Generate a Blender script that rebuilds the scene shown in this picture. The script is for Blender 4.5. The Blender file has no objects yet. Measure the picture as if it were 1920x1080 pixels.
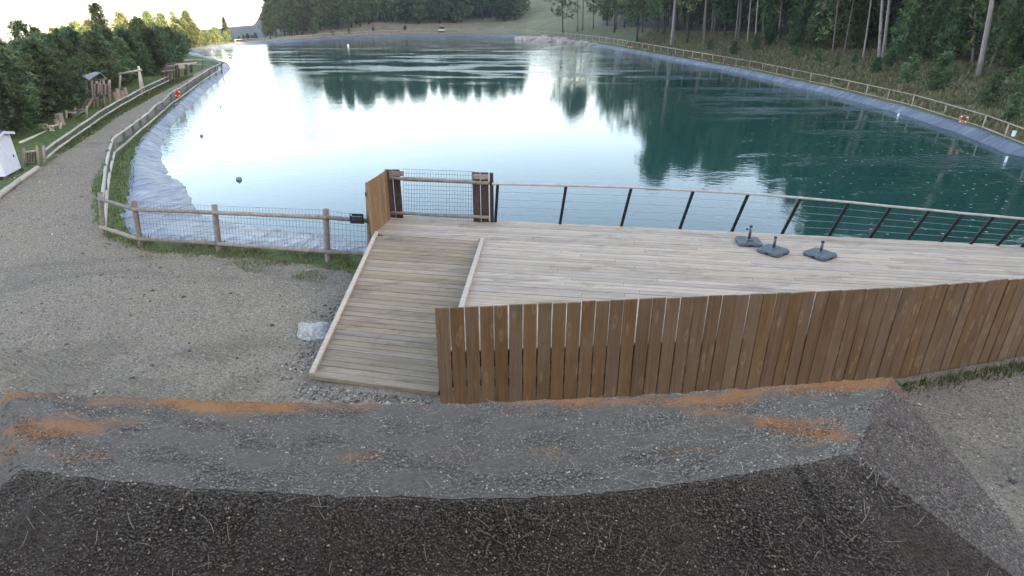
import bpy, math, random
import numpy as np
from mathutils import Vector, Matrix

random.seed(7); RNG = np.random.default_rng(7)
SC = bpy.context.scene
COL = SC.collection
R = math.radians

# ------------------------------------------------------------------ camera, sky, sun, exposure
CAM_Z, PITCH, FPX = 5.2, R(24.5), 1120.0      # lens height above the gravel, tilt down, focal length (px of 1920)
cd = bpy.data.cameras.new('camera'); cam = bpy.data.objects.new('camera', cd); COL.objects.link(cam)
cam.location = (0, 0, CAM_Z); cam.rotation_euler = (R(90) - PITCH, 0, 0)
cd.sensor_width = 36; cd.lens = 36 * FPX / 1920; cd.clip_start = 0.05; cd.clip_end = 9000
SC.camera = cam

SUN_EL, SUN_DIR = 11.5, (0.87, -0.49)          # low morning sun from the right, behind the viewpoint
w = bpy.data.worlds.new('World'); SC.world = w; w.use_nodes = True
nt = w.node_tree; bg = nt.nodes['Background']
sky = nt.nodes.new('ShaderNodeTexSky'); sky.sky_type = 'NISHITA'; sky.sun_disc = False
sky.sun_elevation = R(SUN_EL); sky.sun_rotation = math.atan2(SUN_DIR[0], SUN_DIR[1])
sky.altitude = 1700; sky.air_density = 1.0; sky.dust_density = 3.0; sky.ozone_density = 2.0
nt.links.new(sky.outputs[0], bg.inputs[0]); bg.inputs[1].default_value = 0.15
sl = bpy.data.lights.new('sun', 'SUN'); sl.energy = 5.0; sl.angle = R(0.53); sl.color = (1.0, .84, .62)
sun = bpy.data.objects.new('sun', sl); COL.objects.link(sun)
el = R(SUN_EL); sd = Vector((SUN_DIR[0] * math.cos(el), SUN_DIR[1] * math.cos(el), math.sin(el)))
sun.rotation_euler = sd.to_track_quat('Z', 'Y').to_euler(); sun.location = (60, -40, 60)
vs = SC.view_settings; vs.view_transform = 'Standard'; vs.look = 'None'; vs.gamma = 1; vs.exposure = 3.05
vs.use_white_balance = True; vs.white_balance_temperature = 9200; vs.white_balance_tint = 20
vs.use_curve_mapping = False
SC.cycles.use_denoising = True; SC.cycles.max_bounces = 6; SC.cycles.transparent_max_bounces = 6
SC.cycles.sample_clamp_indirect = 8

# ------------------------------------------------------------------ layout helpers
cp, sp = math.cos(PITCH), math.sin(PITCH)
def ray(px, py):
    x, u = px - 960, 540 - py
    return Vector((x, FPX * cp + u * sp, -FPX * sp + u * cp))
def G(px, py, z=0.0):                       # point at height z on the sight line through a pixel of the photo
    d = ray(px, py); t = (z - CAM_Z) / d.z
    return Vector((d.x * t, d.y * t, z))
def V(px, py, y):                           # point of that sight line at ground distance y
    d = ray(px, py); t = y / d.y
    return Vector((d.x * t, y, CAM_Z + d.z * t))

class MB:
    def __init__(s): s.v = []; s.f = []; s.c = []
    def add(s, vs, fs):
        o = len(s.v); s.v += [tuple(p) for p in vs]; s.f += [tuple(i + o for i in f) for f in fs]
    def box(s, c, size, rz=0, rx=0, ry=0):
        m = Matrix.Rotation(rz, 3, 'Z') @ Matrix.Rotation(ry, 3, 'Y') @ Matrix.Rotation(rx, 3, 'X')
        h = [a / 2 for a in size]; c = Vector(c)
        vs = [c + m @ Vector((x * h[0], y * h[1], z * h[2])) for x in (-1, 1) for y in (-1, 1) for z in (-1, 1)]
        s.add(vs, [(0, 1, 3, 2), (4, 6, 7, 5), (0, 4, 5, 1), (2, 3, 7, 6), (0, 2, 6, 4), (1, 5, 7, 3)])
    def beam(s, a, b, wd, ht, up=(0, 0, 1)):
        a, b = Vector(a), Vector(b); d = (b - a).normalized()
        sd = d.cross(Vector(up))
        if sd.length < 1e-4: sd = d.cross(Vector((0, 1, 0)))
        sd.normalize(); u = sd.cross(d).normalized()
        vs = [p + sd * (i * wd / 2) + u * (j * ht / 2) for p in (a, b) for i, j in ((-1, -1), (1, -1), (1, 1), (-1, 1))]
        s.add(vs, [(3, 2, 1, 0), (4, 5, 6, 7), (0, 1, 5, 4), (1, 2, 6, 5), (2, 3, 7, 6), (3, 0, 4, 7)])
    def tube(s, pts, rad, n=8, jit=0.0, cap=True):
        pts = [Vector(p) for p in pts]; rings = []; o = len(s.v)
        rads = rad if isinstance(rad, (list, tuple)) else [rad] * len(pts)
        d0 = (pts[-1] - pts[0]).normalized()
        ref = Vector((0, 0, 1)) if abs(d0.z) < .9 else Vector((1, 0, 0))
        for i, p in enumerate(pts):
            d = (pts[min(i + 1, len(pts) - 1)] - pts[max(i - 1, 0)]).normalized()
            a = d.cross(ref).normalized(); b = a.cross(d).normalized()
            for k in range(n):
                t = 2 * math.pi * k / n; rr = rads[i] * (1 + random.uniform(-jit, jit))
                s.v.append(tuple(p + a * (math.cos(t) * rr) + b * (math.sin(t) * rr)))
        for i in range(len(pts) - 1):
            for k in range(n):
                k2 = (k + 1) % n
                s.f.append((o + i * n + k, o + i * n + k2, o + (i + 1) * n + k2, o + (i + 1) * n + k))
        if cap:
            s.f.append(tuple(o + k for k in reversed(range(n))))
            s.f.append(tuple(o + (len(pts) - 1) * n + k for k in range(n)))
    def torus(s, c, ax, rmaj, rmin, n=28, m=10, a0=0, a1=2 * math.pi):
        c = Vector(c); ax = Vector(ax).normalized()
        u = ax.cross(Vector((0, 0, 1)) if abs(ax.z) < .9 else Vector((1, 0, 0))).normalized(); v = ax.cross(u)
        full = abs(a1 - a0 - 2 * math.pi) < 1e-6; nn = n if full else n + 1; o = len(s.v)
        for i in range(nn):
            t = a0 + (a1 - a0) * i / n; e = u * math.cos(t) + v * math.sin(t)
            for j in range(m):
                q = 2 * math.pi * j / m
                s.v.append(tuple(c + e * (rmaj + rmin * math.cos(q)) + ax * (rmin * math.sin(q))))
        for i in range(n):
            i2 = (i + 1) % nn
            for j in range(m):
                j2 = (j + 1) % m
                s.f.append((o + i * m + j, o + i2 * m + j, o + i2 * m + j2, o + i * m + j2))
    def lathe(s, c, prof, n=20):
        c = Vector(c); o = len(s.v)
        for r, z in prof:
            for k in range(n):
                t = 2 * math.pi * k / n; s.v.append((c.x + r * math.cos(t), c.y + r * math.sin(t), c.z + z))
        for i in range(len(prof) - 1):
            for k in range(n):
                k2 = (k + 1) % n
                s.f.append((o + i * n + k, o + i * n + k2, o + (i + 1) * n + k2, o + (i + 1) * n + k))
        s.f.append(tuple(o + k for k in reversed(range(n)))); s.f.append(tuple(o + (len(prof) - 1) * n + k for k in range(n)))
    def build(s, name, m, parent=None, smooth=False, bevel=0):
        base = root_loc(parent)
        me = bpy.data.meshes.new(name); me.from_pydata([(x - base[0], y - base[1], z - base[2]) for x, y, z in s.v], [], s.f)
        return link(name, me, m, parent, smooth, bevel)

def root_loc(p):
    if p is None: return (0, 0, 0)
    while p.parent: p = p.parent
    return tuple(p.location)
def link(name, me, m, parent=None, smooth=False, bevel=0):
    me.materials.append(m) if m and not me.materials else None
    if smooth: me.polygons.foreach_set('use_smooth', [True] * len(me.polygons))
    o = bpy.data.objects.new(name, me); COL.objects.link(o)
    if parent: o.parent = parent
    if bevel:
        b = o.modifiers.new('bevel', 'BEVEL'); b.width = bevel; b.segments = 2; b.limit_method = 'ANGLE'
    return o
def tag(o, label=None, cat=None, group=None, kind=None):
    for k, v in (('label', label), ('category', cat), ('group', group), ('kind', kind)):
        if v: o[k] = v
    return o
def thing(name, loc, label, cat, group=None):
    o = bpy.data.objects.new(name, None); COL.objects.link(o); o.location = loc; o.empty_display_size = .2
    return tag(o, label, cat, group)
def copy_tree(o, parent=None):
    c = o.copy(); COL.objects.link(c)
    if parent: c.parent = parent
    for ch in list(o.children): copy_tree(ch, c)
    return c
def npmesh(name, v, f, col=None, attr='tint'):
    me = bpy.data.meshes.new(name); v = np.asarray(v, np.float32); f = np.asarray(f, np.int32)
    me.vertices.add(len(v)); me.vertices.foreach_set('co', v.ravel())
    k = f.shape[1]; me.loops.add(f.size); me.loops.foreach_set('vertex_index', f.ravel())
    me.polygons.add(len(f)); me.polygons.foreach_set('loop_start', np.arange(0, f.size, k, dtype=np.int32))
    me.update(calc_edges=True)
    if col is not None:
        a = me.attributes.new(attr, 'FLOAT_COLOR', 'POINT')
        c = np.ones((len(v), 4), np.float32); c[:, :3] = col; a.data.foreach_set('color', c.ravel())
    return me

# ------------------------------------------------------------------ materials
class NG:
    def __init__(s, name):
        s.m = bpy.data.materials.new(name); s.m.use_nodes = True; s.t = s.m.node_tree
        s.p = s.t.nodes['Principled BSDF']; s.out = s.t.nodes['Material Output']; s.co = None
    def n(s, kind, **kw):
        nd = s.t.nodes.new('ShaderNode' + kind)
        for k, v in kw.items():
            if k in nd.inputs: nd.inputs[k].default_value = v
            else: setattr(nd, k, v)
        return nd
    def l(s, a, b): s.t.links.new(a, b)
    def coord(s, which='Object'):
        if s.co is None: s.co = s.n('TexCoord')
        return s.co.outputs[which]
    def pos(s):
        return s.n('NewGeometry').outputs['Position']
    def map(s, vec, scale=(1, 1, 1), rot=(0, 0, 0)):
        m = s.n('Mapping'); m.inputs['Scale'].default_value = scale; m.inputs['Rotation'].default_value = rot
        s.l(vec, m.inputs['Vector']); return m.outputs[0]
    def noise(s, vec, scale, detail=4, rough=.55, out='Fac', dist=0):
        n = s.n('TexNoise'); n.inputs['Scale'].default_value = scale; n.inputs['Detail'].default_value = detail
        n.inputs['Roughness'].default_value = rough; n.inputs['Distortion'].default_value = dist
        s.l(vec, n.inputs['Vector']); return n.outputs[out]
    def vor(s, vec, scale, feature='F1', out='Distance'):
        n = s.n('TexVoronoi', feature=feature); n.inputs['Scale'].default_value = scale; s.l(vec, n.inputs['Vector']); return n.outputs[out]
    def ramp(s, fac, stops):
        n = s.n('ValToRGB'); e = n.color_ramp.elements
        while len(e) < len(stops): e.new(.5)
        for el_, (p, c) in zip(e, stops):
            el_.position = p; el_.color = (*c, 1) if len(c) == 3 else c
        s.l(fac, n.inputs[0]); return n.outputs[0]
    def mix(s, fac, a, b, blend='MIX'):
        n = s.n('Mix', data_type='RGBA', blend_type=blend)
        for v, i in ((fac, 0), (a, 6), (b, 7)):
            if hasattr(v, 'links') or hasattr(v, 'is_linked'): s.l(v, n.inputs[i])
            else: n.inputs[i].default_value = v if i == 0 else (*v, 1)
        return n.outputs[2]
    def math(s, op, a, b=0.0, c=None):
        n = s.n('Math', operation=op)
        for v, i in ((a, 0), (b, 1), (c, 2)):
            if v is None: continue
            if hasattr(v, 'is_linked'): s.l(v, n.inputs[i])
            else: n.inputs[i].default_value = v
        return n.outputs[0]
    def maprange(s, v, a, b, c=0.0, d=1.0, smooth=True):
        n = s.n('MapRange'); n.interpolation_type = 'SMOOTHSTEP' if smooth else 'LINEAR'
        for i, q in ((1, a), (2, b), (3, c), (4, d)): n.inputs[i].default_value = q
        s.l(v, n.inputs[0]); return n.outputs[0]
    def bump(s, h, strength=.3, dist=.02, prev=None):
        n = s.n('Bump'); n.inputs['Strength'].default_value = strength; n.inputs['Distance'].default_value = dist
        s.l(h, n.inputs['Height'])
        if prev is not None: s.l(prev, n.inputs['Normal'])
        return n.outputs[0]
    def rand(s): return s.n('ObjectInfo').outputs['Random']
    def attr(s, name, out='Color'): return s.n('Attribute', attribute_name=name).outputs[out]
    def fin(s, col=None, rough=.7, normal=None, spec=.3, metal=0):
        if col is not None:
            if hasattr(col, 'is_linked'): s.l(col, s.p.inputs['Base Color'])
            else: s.p.inputs['Base Color'].default_value = (*col, 1)
        if hasattr(rough, 'is_linked'): s.l(rough, s.p.inputs['Roughness'])
        else: s.p.inputs['Roughness'].default_value = rough
        s.p.inputs['Specular IOR Level'].default_value = spec; s.p.inputs['Metallic'].default_value = metal
        if normal is not None: s.l(normal, s.p.inputs['Normal'])
        return s.m

WARM = (1.05, .99, .915)
def wm(c): return tuple(min(1.0, a * b_) for a, b_ in zip(c, WARM))
def wood(name, c1, c2, c3, scale=(1, 14, 14), rough=.8, knots=True, groove=None, spread=.35, grey=None, stain=None):
    c1, c2, c3 = wm(c1), wm(c2), wm(c3); grey = wm(grey) if grey else None; stain = wm(stain) if stain else None
    g = NG(name); v = g.coord('Object'); r = g.rand()
    off = g.n('VectorMath', operation='ADD'); g.l(v, off.inputs[0])
    cx = g.n('CombineXYZ'); g.l(g.math('MULTIPLY', r, 37.0), cx.inputs[0]); g.l(g.math('MULTIPLY', r, 91.0), cx.inputs[1]); g.l(g.math('MULTIPLY', r, 53.0), cx.inputs[2])
    g.l(cx.outputs[0], off.inputs[1]); v = off.outputs[0]
    mv = g.map(v, scale)
    n1 = g.noise(mv, 2.2, 6, .65, dist=.6); n2 = g.noise(g.map(v, tuple(a * 3 for a in scale)), 4, 4, .6)
    col = g.ramp(n1, [(.25, c1), (.5, c2), (.78, c3)])
    col = g.mix(g.maprange(n2, .35, .75, 0, .45), col, tuple(a * .55 for a in c2))
    hsv = g.n('HueSaturation'); g.l(col, hsv.inputs['Color'])
    g.l(g.math('MULTIPLY_ADD', r, spread, 1 - spread / 2), hsv.inputs['Value'])
    g.l(g.math('MULTIPLY_ADD', g.math('FRACT', g.math('MULTIPLY', r, 7.31)), .22, .88), hsv.inputs['Saturation']); col = hsv.outputs[0]
    if grey is not None:                                            # weathered silver patches
        gm = g.noise(v, 1.1, 3); col = g.mix(g.maprange(gm, .45, .7, 0, .7), col, grey)
    if knots:
        kd = g.vor(g.map(v, tuple(.42 * a if a > 3 else 2.6 for a in scale)), 1.25)
        col = g.mix(g.maprange(kd, .08, .17, .85, 0), col, tuple(a * .3 for a in c1))
        ring = g.maprange(kd, .17, .30, .35, 0); col = g.mix(ring, col, tuple(min(1, a * 1.5) for a in c3))
    if stain is not None:                                           # water marks, traffic wear and grime that cross the boards
        W_ = g.pos(); s1 = g.noise(g.map(W_, (.8, 2.4, 1)), 1.0, 6, .7, dist=.8); s2 = g.noise(g.map(W_, (2.2, 9, 1)), 1.0, 4, .6)
        col = g.mix(g.maprange(s1, .50, .68, 0, .5), col, stain); col = g.mix(g.maprange(s2, .58, .72, 0, .45), col, stain)
    nrm = g.bump(n2, .35, .004)
    if groove:
        wv = g.n('TexWave', wave_type='BANDS', bands_direction='Y'); wv.inputs['Scale'].default_value = groove; g.l(g.coord('Object'), wv.inputs[0])
        nrm = g.bump(wv.outputs['Fac'], .35, .003, nrm)
    return g.fin(col, rough, nrm, .25)

M = {}
M['slat'] = wood('stained fence timber', (.105, .060, .033), (.185, .112, .062), (.25, .165, .098), (14, 14, .7), .75, spread=.26, grey=(.205, .145, .095))
M['slat_dark'] = wood('dark gate timber', (.045, .024, .02), (.075, .042, .035), (.11, .07, .055), (14, 14, .7), .75)
M['slat_gold'] = wood('golden larch boards', (.19, .11, .055), (.28, .175, .095), (.33, .23, .14), (14, 14, .7), .7, spread=.3)
M['deck'] = wood('weathered decking', (.29, .24, .188), (.45, .38, .302), (.55, .475, .388), (.55, 16, 16), .72, knots=False, groove=18, spread=.26, stain=(.17, .142, .115))
M['ramp'] = wood('weathered ramp boards', (.20, .157, .11), (.315, .252, .18), (.40, .328, .245), (.6, 16, 16), .75, knots=False, groove=18, spread=.28, stain=(.115, .09, .066))
M['kerb'] = wood('bleached kerb timber', (.30, .265, .22), (.45, .40, .335), (.54, .49, .42), (3, 12, 12), .8, knots=False)
M['log'] = wood('weathered round timber', (.16, .13, .11), (.29, .245, .215), (.42, .37, .33), (5, 5, 5), .85, knots=False, spread=.4)
M['log_pale'] = wood('pale peeled timber', (.30, .29, .25), (.46, .44, .38), (.58, .56, .50), (5, 5, 5), .8, knots=False, spread=.3)
M['log_shore'] = wood('sun bleached shore rails', (.24, .205, .16), (.36, .315, .25), (.46, .41, .34), (5, 5, 5), .8, knots=False, spread=.3)
M['log_dark'] = wood('old dark timber', (.05, .045, .04), (.10, .085, .075), (.17, .15, .13), (5, 5, 5), .85, knots=False, spread=.4)
M['log_green'] = wood('mossy green round timber', (.06, .085, .065), (.12, .165, .13), (.20, .26, .21), (5, 5, 5), .85, knots=False, spread=.4)

def plain(name, c, rough=.5, spec=.4, metal=0, var=.15, nscale=6, bump=.1):
    g = NG(name); n = g.noise(g.coord('Object'), nscale, 5, .6)
    col = g.mix(g.maprange(n, .3, .7), tuple(a * (1 - var) for a in c), tuple(min(1, a * (1 + var)) for a in c))
    return g.fin(col, rough, g.bump(n, bump, .01), spec, metal)
M['dark_metal'] = plain('dark steel', (.018, .018, .024), .5, .4, .3)
M['steel'] = plain('galvanised wire', (.10, .115, .125), .5, .5, .6)
M['cable'] = plain('steel cable', (.30, .32, .33), .35, .5, .8)
M['handrail'] = plain('pale handrail', (.44, .38, .345), .45, .4, 0)
M['slate'] = plain('slate grey composite', (.085, .112, .122), .6, .35, var=.25, nscale=20)
M['tubesteel'] = plain('grey tube steel', (.12, .12, .15), .4, .5, .6)
M['black'] = plain('black plastic', (.012, .013, .022), .5)
M['white'] = plain('white painted panel', (.68, .72, .78), .45, var=.06)
M['navy'] = plain('navy roof felt', (.03, .04, .10), .7)
M['red'] = plain('red plastic', (.50, .05, .04), .5)
M['orange'] = plain('orange lifebuoy plastic', (.62, .12, .06), .5)
M['whiteplastic'] = plain('white plastic', (.75, .78, .78), .4, var=.05)
M['yellow'] = plain('pale yellow paint', (.62, .56, .40), .4)
M['glass'] = plain('dark vehicle glass', (.015, .018, .02), .1, .6)
M['rubber'] = plain('tyre rubber', (.02, .02, .02), .8)
M['rock'] = plain('pale granite', (.36, .34, .31), .85, .2, var=.3, nscale=14, bump=.5)
M['rock_tan'] = plain('tan boulder', (.40, .33, .28), .85, .2, var=.35, nscale=5, bump=.6)
M['shingle'] = plain('grey shingles', (.22, .225, .24), .8, var=.3, nscale=9)
M['rope'] = plain('grey rope', (.25, .25, .28), .9)
M['buoy'] = plain('grey green buoy', (.18, .22, .2), .4)

def tintmat(name, rough=.85, spec=.2, mult=1.0):
    g = NG(name); c = g.attr('tint')
    n = g.noise(g.pos(), 90, 2)
    return g.fin(g.mix(g.maprange(n, .3, .7, 0, .35), c, (.02, .02, .02)), rough, None, spec)
M['stones'] = tintmat('loose stones')
M['granules'] = tintmat('roof granules', .7, .35)
def leafmat(name, tint=None, trans=.33):
    g = NG(name); r = g.rand(); c = g.attr('tint')
    hsv = g.n('HueSaturation'); g.l(c, hsv.inputs['Color'])
    g.l(g.math('MULTIPLY_ADD', r, .065, .462), hsv.inputs['Hue'])
    g.l(g.math('MULTIPLY_ADD', g.math('FRACT', g.math('MULTIPLY', r, 5.7)), .9, .62), hsv.inputs['Value'])
    g.l(hsv.outputs[0], g.p.inputs['Base Color']); g.p.inputs['Roughness'].default_value = .75
    g.p.inputs['Specular IOR Level'].default_value = .15
    tr = g.n('BsdfTranslucent'); g.l(hsv.outputs[0], tr.inputs[0])
    mx = g.n('MixShader'); mx.inputs[0].default_value = trans
    g.l(g.p.outputs[0], mx.inputs[1]); g.l(tr.outputs[0], mx.inputs[2]); g.l(mx.outputs[0], g.out.inputs[0])
    return g.m
M['needles'] = leafmat('pine needles')
M['grass'] = leafmat('grass blades')
def barkmat(name, c1, c2):
    g = NG(name); v = g.map(g.coord('Object'), (6, 6, 1.2)); n = g.noise(v, 2.5, 6, .7)
    return g.fin(g.ramp(n, [(.3, c1), (.7, c2)]), .9, g.bump(n, .7, .03), .1)
M['bark'] = barkmat('grey pine bark', (.075, .06, .05), (.22, .19, .17))
M['bark_pale'] = barkmat('pale pine bark', (.17, .14, .12), (.40, .35, .32))
M['bark_dark'] = barkmat('dark pine bark', (.03, .025, .022), (.09, .075, .065))

# ------------------------------------------------------------------ terrain
CX, CY = -5.0, 60.0
rim_px = [(235, 400), (250, 376), (254, 340), (255, 312), (256, 287), (267, 268), (283, 245), (308, 220), (332, 197), (362, 170), (390, 146), (412, 127), (425, 117)]
rim = [G(*p) for p in rim_px]
rim += [Vector((-46, 92, 0))]
rim += [G(*p) for p in [(345, 92), (440, 81), (500, 77), (620, 70), (750, 65), (860, 64), (960, 65), (1060, 73), (1150, 86), (1250, 104), (1400, 131), (1550, 164), (1700, 201), (1830, 241), (1920, 276)]]
rim += [Vector((24.2, 17, 0)), Vector((19, 11, 0)), Vector((11, 10, 0)), Vector((0, 10.8, 0)), Vector((-2.2, 12, 0))]
rim += [G(690, 470), G(560, 462), G(410, 452), G(264, 438)]
wat_px = [(358, 382), (350, 352), (320, 328), (303, 302), (300, 281), (309, 255), (322, 232), (345, 210), (370, 186), (392, 165), (420, 143), (434, 127)]
ZW = -0.36
wat = [G(*p, ZW) for p in wat_px] + [Vector((-43, 92, ZW))]
wat += [G(*p, ZW) for p in [(345, 103), (440, 87), (500, 81.5), (620, 74), (750, 69), (860, 68), (960, 69.5), (1060, 78.5), (1150, 92), (1250, 111), (1400, 139.5), (1550, 173.5), (1700, 212.5), (1830, 255), (1920, 295)]]
wat += [Vector((22.4, 18.5, ZW)), Vector((17, 13.4, ZW)), Vector((11, 12.3, ZW)), Vector((-1, 13.2, ZW)), G(700, 452, ZW), G(560, 436, ZW), G(420, 416, ZW), G(385, 405, ZW)]
def polar(poly):
    P = []
    n = len(poly)
    for i in range(n):
        a, b = poly[i], poly[(i + 1) % n]
        for k in range(40): P.append(a.lerp(b, k / 40))
    th = np.array([math.atan2(p.y - CY, p.x - CX) for p in P]); rr = np.array([math.hypot(p.x - CX, p.y - CY) for p in P])
    o = np.argsort(th); th, rr = th[o], rr[o]
    th = np.concatenate([th - 2 * np.pi, th, th + 2 * np.pi]); rr = np.tile(rr, 3)
    return lambda t: np.interp(t, th, rr)
r_rim, r_wat0 = polar(rim), polar(wat)
def r_wat(t): return np.minimum(r_wat0(t), r_rim(t) - .5)
def sstep(x, a, b):
    t = np.clip((x - a) / (b - a), 0, 1); return t * t * (3 - 2 * t)
def vnoise(x, y, s, seed=0):
    a = np.sin(x * s * 1.0 + seed) * np.cos(y * s * 1.3 + 2 * seed) + .5 * np.sin(x * s * 2.3 + y * s * 1.7 + seed * 3) + .3 * np.cos(y * s * 3.9 - x * s * 3.1 + seed)
    return a / 1.8
def height(x, y):
    x = np.asarray(x, float); y = np.asarray(y, float)
    th = np.arctan2(y - CY, x - CX); deg = np.degrees(th)
    d = np.maximum(np.hypot(x - CX, y - CY) - r_rim(th), 0)
    wr = sstep(deg, -48, -34) * (1 - sstep(deg, 106, 118))           # right bank and far slope
    gap = sstep(-x / np.maximum(y, 1), .36, .40) * sstep(y, 105, 135); wr = wr * (1 - gap)
    dc = np.minimum(d, 135)
    z = wr * (.088 * dc + .00035 * dc ** 2 * sstep(deg, 20, 85))
    wl = np.where(deg > 0, sstep(deg, 112, 124), 1 - sstep(deg, -150, -132))   # left side falls to a valley
    wl = np.maximum(wl, gap); z = z - wl * .10 * np.clip(d - 14, 0, 420)
    z = z + .05 * vnoise(x, y, .5, 1) * np.clip(d / 6, 0, 1) * np.where(wr > .2, 1.5, .35)
    z = z + wr * .25 * vnoise(x, y, .12, 4) * np.clip(d / 12, 0, 1)
    u = x * SUN_DIR[0] + y * SUN_DIR[1]; v = -x * SUN_DIR[1] + y * SUN_DIR[0]
    crest = 44 + 50 * sstep(v, 85, 122)
    z = z + wr * np.clip(d - 36, 0, 50) * .22 * (1 - sstep(deg, 62, 74))                # wooded slope behind the right bank
    sr = sstep(u, 40, 120); z = z * (1 - sr) + crest * sr                               # unseen ridge towards the sun, shaped to keep pond and yard in shade
    hd = np.hypot(x + 480, y - 1210); z = z + 33 * np.exp(-(hd / 190) ** 2) * (1 + .12 * vnoise(x, y, .02, 3))
    return z
def hz(x, y): return float(height(x, y))
def GT(px, py):                                                      # sight line meets the terrain
    d = ray(px, py); d = d / d.y
    hit = np.nonzero(CAM_Z + d.z * GTY < height(d.x * GTY, GTY))[0]
    y = float(GTY[hit[0]]) if len(hit) else 700.0
    return Vector((d.x * y, y, hz(d.x * y, y)))
GTY = np.concatenate([np.arange(10, 80, .5), np.arange(80, 700, 1.5)])

def poly_sd(poly, x, y):                                              # signed distance, negative inside
    P = np.array([(p[0], p[1]) for p in poly]); n = len(P)
    dmin = np.full(x.shape, 1e9); ins = np.zeros(x.shape, bool)
    for i in range(n):
        a, b = P[i], P[(i + 1) % n]; e = b - a; L = max(e @ e, 1e-9)
        t = np.clip(((x - a[0]) * e[0] + (y - a[1]) * e[1]) / L, 0, 1)
        dmin = np.minimum(dmin, np.hypot(x - a[0] - t * e[0], y - a[1] - t * e[1]))
        c = ((a[1] > y) != (b[1] > y)) & (x < (b[0] - a[0]) * (y - a[1]) / ((b[1] - a[1]) if abs(b[1] - a[1]) > 1e-9 else 1e-9) + a[0])
        ins ^= c
    return np.where(ins, -dmin, dmin)
path_left = [(-60, 420), (0, 376), (40, 344), (72, 318), (112, 290), (170, 252), (225, 214), (290, 177), (330, 157), (362, 140), (396, 124)]
path_right = [(412, 125), (372, 150), (322, 186), (264, 235), (220, 268), (186, 320), (170, 350), (182, 420), (198, 446), (262, 470), (400, 480), (520, 492), (612, 504), (660, 512)]
yard = [G(*p) for p in path_left + path_right] + [Vector((-2.5, 11.2, 0)), Vector((2, 9.8, 0)), Vector((9, 9.5, 0)), Vector((30, 13, 0)), Vector((60, -10, 0)), Vector((40, -60, 0)), Vector((-60, -60, 0)), Vector((-60, 5, 0)), Vector((-26, 14, 0))]

NA = 1150
ths = np.linspace(-np.pi, np.pi, NA, endpoint=False)
offs = np.concatenate([np.arange(0, 20, .42), 20 + np.cumsum(.5 * 1.13 ** np.arange(57))])
offs = offs[offs < 1650]
TT, OO = np.meshgrid(ths, offs)
RR = r_rim(TT) + OO
X = CX + RR * np.cos(TT); Y = CY + RR * np.sin(TT); Z = height(X, Y)
nr = len(offs)
idx = np.arange(nr * NA).reshape(nr, NA); nx = np.roll(idx, -1, 1)
F = np.stack([idx[:-1], idx[1:], nx[1:], nx[:-1]], -1).reshape(-1, 4)
sdv = poly_sd(yard, X.ravel(), Y.ravel())
gravel = 1 - sstep(sdv + .25 * vnoise(X.ravel(), Y.ravel(), 2.2, 2), -.35, .45)
deg = np.degrees(TT).ravel(); dd = OO.ravel()
heath = sstep(deg, -66, -58) * (1 - sstep(deg, 78, 86)) * (1 - sstep(dd, 60, 90))
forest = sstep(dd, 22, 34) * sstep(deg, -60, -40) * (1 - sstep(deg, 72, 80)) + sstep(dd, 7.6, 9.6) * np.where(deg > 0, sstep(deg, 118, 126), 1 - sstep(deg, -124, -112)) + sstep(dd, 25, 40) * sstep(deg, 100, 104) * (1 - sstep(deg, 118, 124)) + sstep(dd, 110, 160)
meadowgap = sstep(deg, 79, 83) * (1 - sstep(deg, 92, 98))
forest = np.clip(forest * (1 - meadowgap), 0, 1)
bank = sstep(deg, 84, 100) * (1 - sstep(deg, 116, 122)) * (1 - sstep(dd, 22, 40))
C3 = np.stack([gravel, forest, np.clip(heath, 0, 1)], -1)
me = npmesh('ground', np.stack([X, Y, Z], -1).reshape(-1, 3), F, C3, 'zone')
a = me.attributes.new('bank', 'FLOAT', 'POINT'); a.data.foreach_set('value', bank.astype(np.float32))
me.polygons.foreach_set('use_smooth', [True] * len(me.polygons))

g = NG('ground surface'); P = g.pos()
sep = g.n('SeparateColor'); g.l(g.attr('zone'), sep.inputs[0])
big = g.noise(P, .35, 4); mid = g.noise(P, 2.2, 5, .6); fine = g.noise(P, 28, 4, .7); grit = g.noise(P, 120, 3, .8); grain = g.vor(P, 42, 'F1', 'Color')
tread = g.n('TexWave', wave_type='BANDS', bands_direction='DIAGONAL'); tread.inputs['Scale'].default_value = 2.6; tread.inputs['Distortion'].default_value = 4; tread.inputs['Detail'].default_value = 3; g.l(g.map(P, (1, 1.7, 1)), tread.inputs[0])
gr = g.ramp(big, [(.3, (.165, .147, .118)), (.5, (.225, .196, .153)), (.72, (.27, .228, .172))])
gr = g.mix(g.maprange(mid, .42, .7, 0, .5), gr, (.14, .132, .118))
gr = g.mix(g.maprange(fine, .35, .68, 0, .62), gr, (.37, .33, .275))
gr = g.mix(g.maprange(grit, .5, .75, 0, .75), gr, (.065, .065, .065))
gsep = g.n('SeparateColor'); g.l(grain, gsep.inputs[0])
gr = g.mix(g.maprange(gsep.outputs[0], .72, .95, 0, .55), gr, (.42, .38, .33)); gr = g.mix(g.maprange(gsep.outputs[1], .70, .92, 0, .6), gr, (.07, .062, .055))
gr = g.mix(1.0, gr, (1.0, .925, .825), 'MULTIPLY')
gcol = g.ramp(g.noise(P, 3.5, 6, .7), [(.3, (.035, .055, .016)), (.5, (.075, .115, .032)), (.7, (.15, .16, .07))])
meadow = g.ramp(g.noise(P, .16, 6, .65), [(.3, (.125, .122, .06)), (.5, (.175, .178, .095)), (.72, (.245, .215, .135))])
hcol = g.ramp(g.noise(P, 1.3, 8, .75), [(.3, (.055, .065, .03)), (.5, (.12, .125, .06)), (.7, (.21, .19, .12))])
tan = g.ramp(g.noise(P, .5, 8, .7), [(.3, (.14, .112, .07)), (.55, (.215, .172, .115)), (.75, (.29, .235, .165))])
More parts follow.
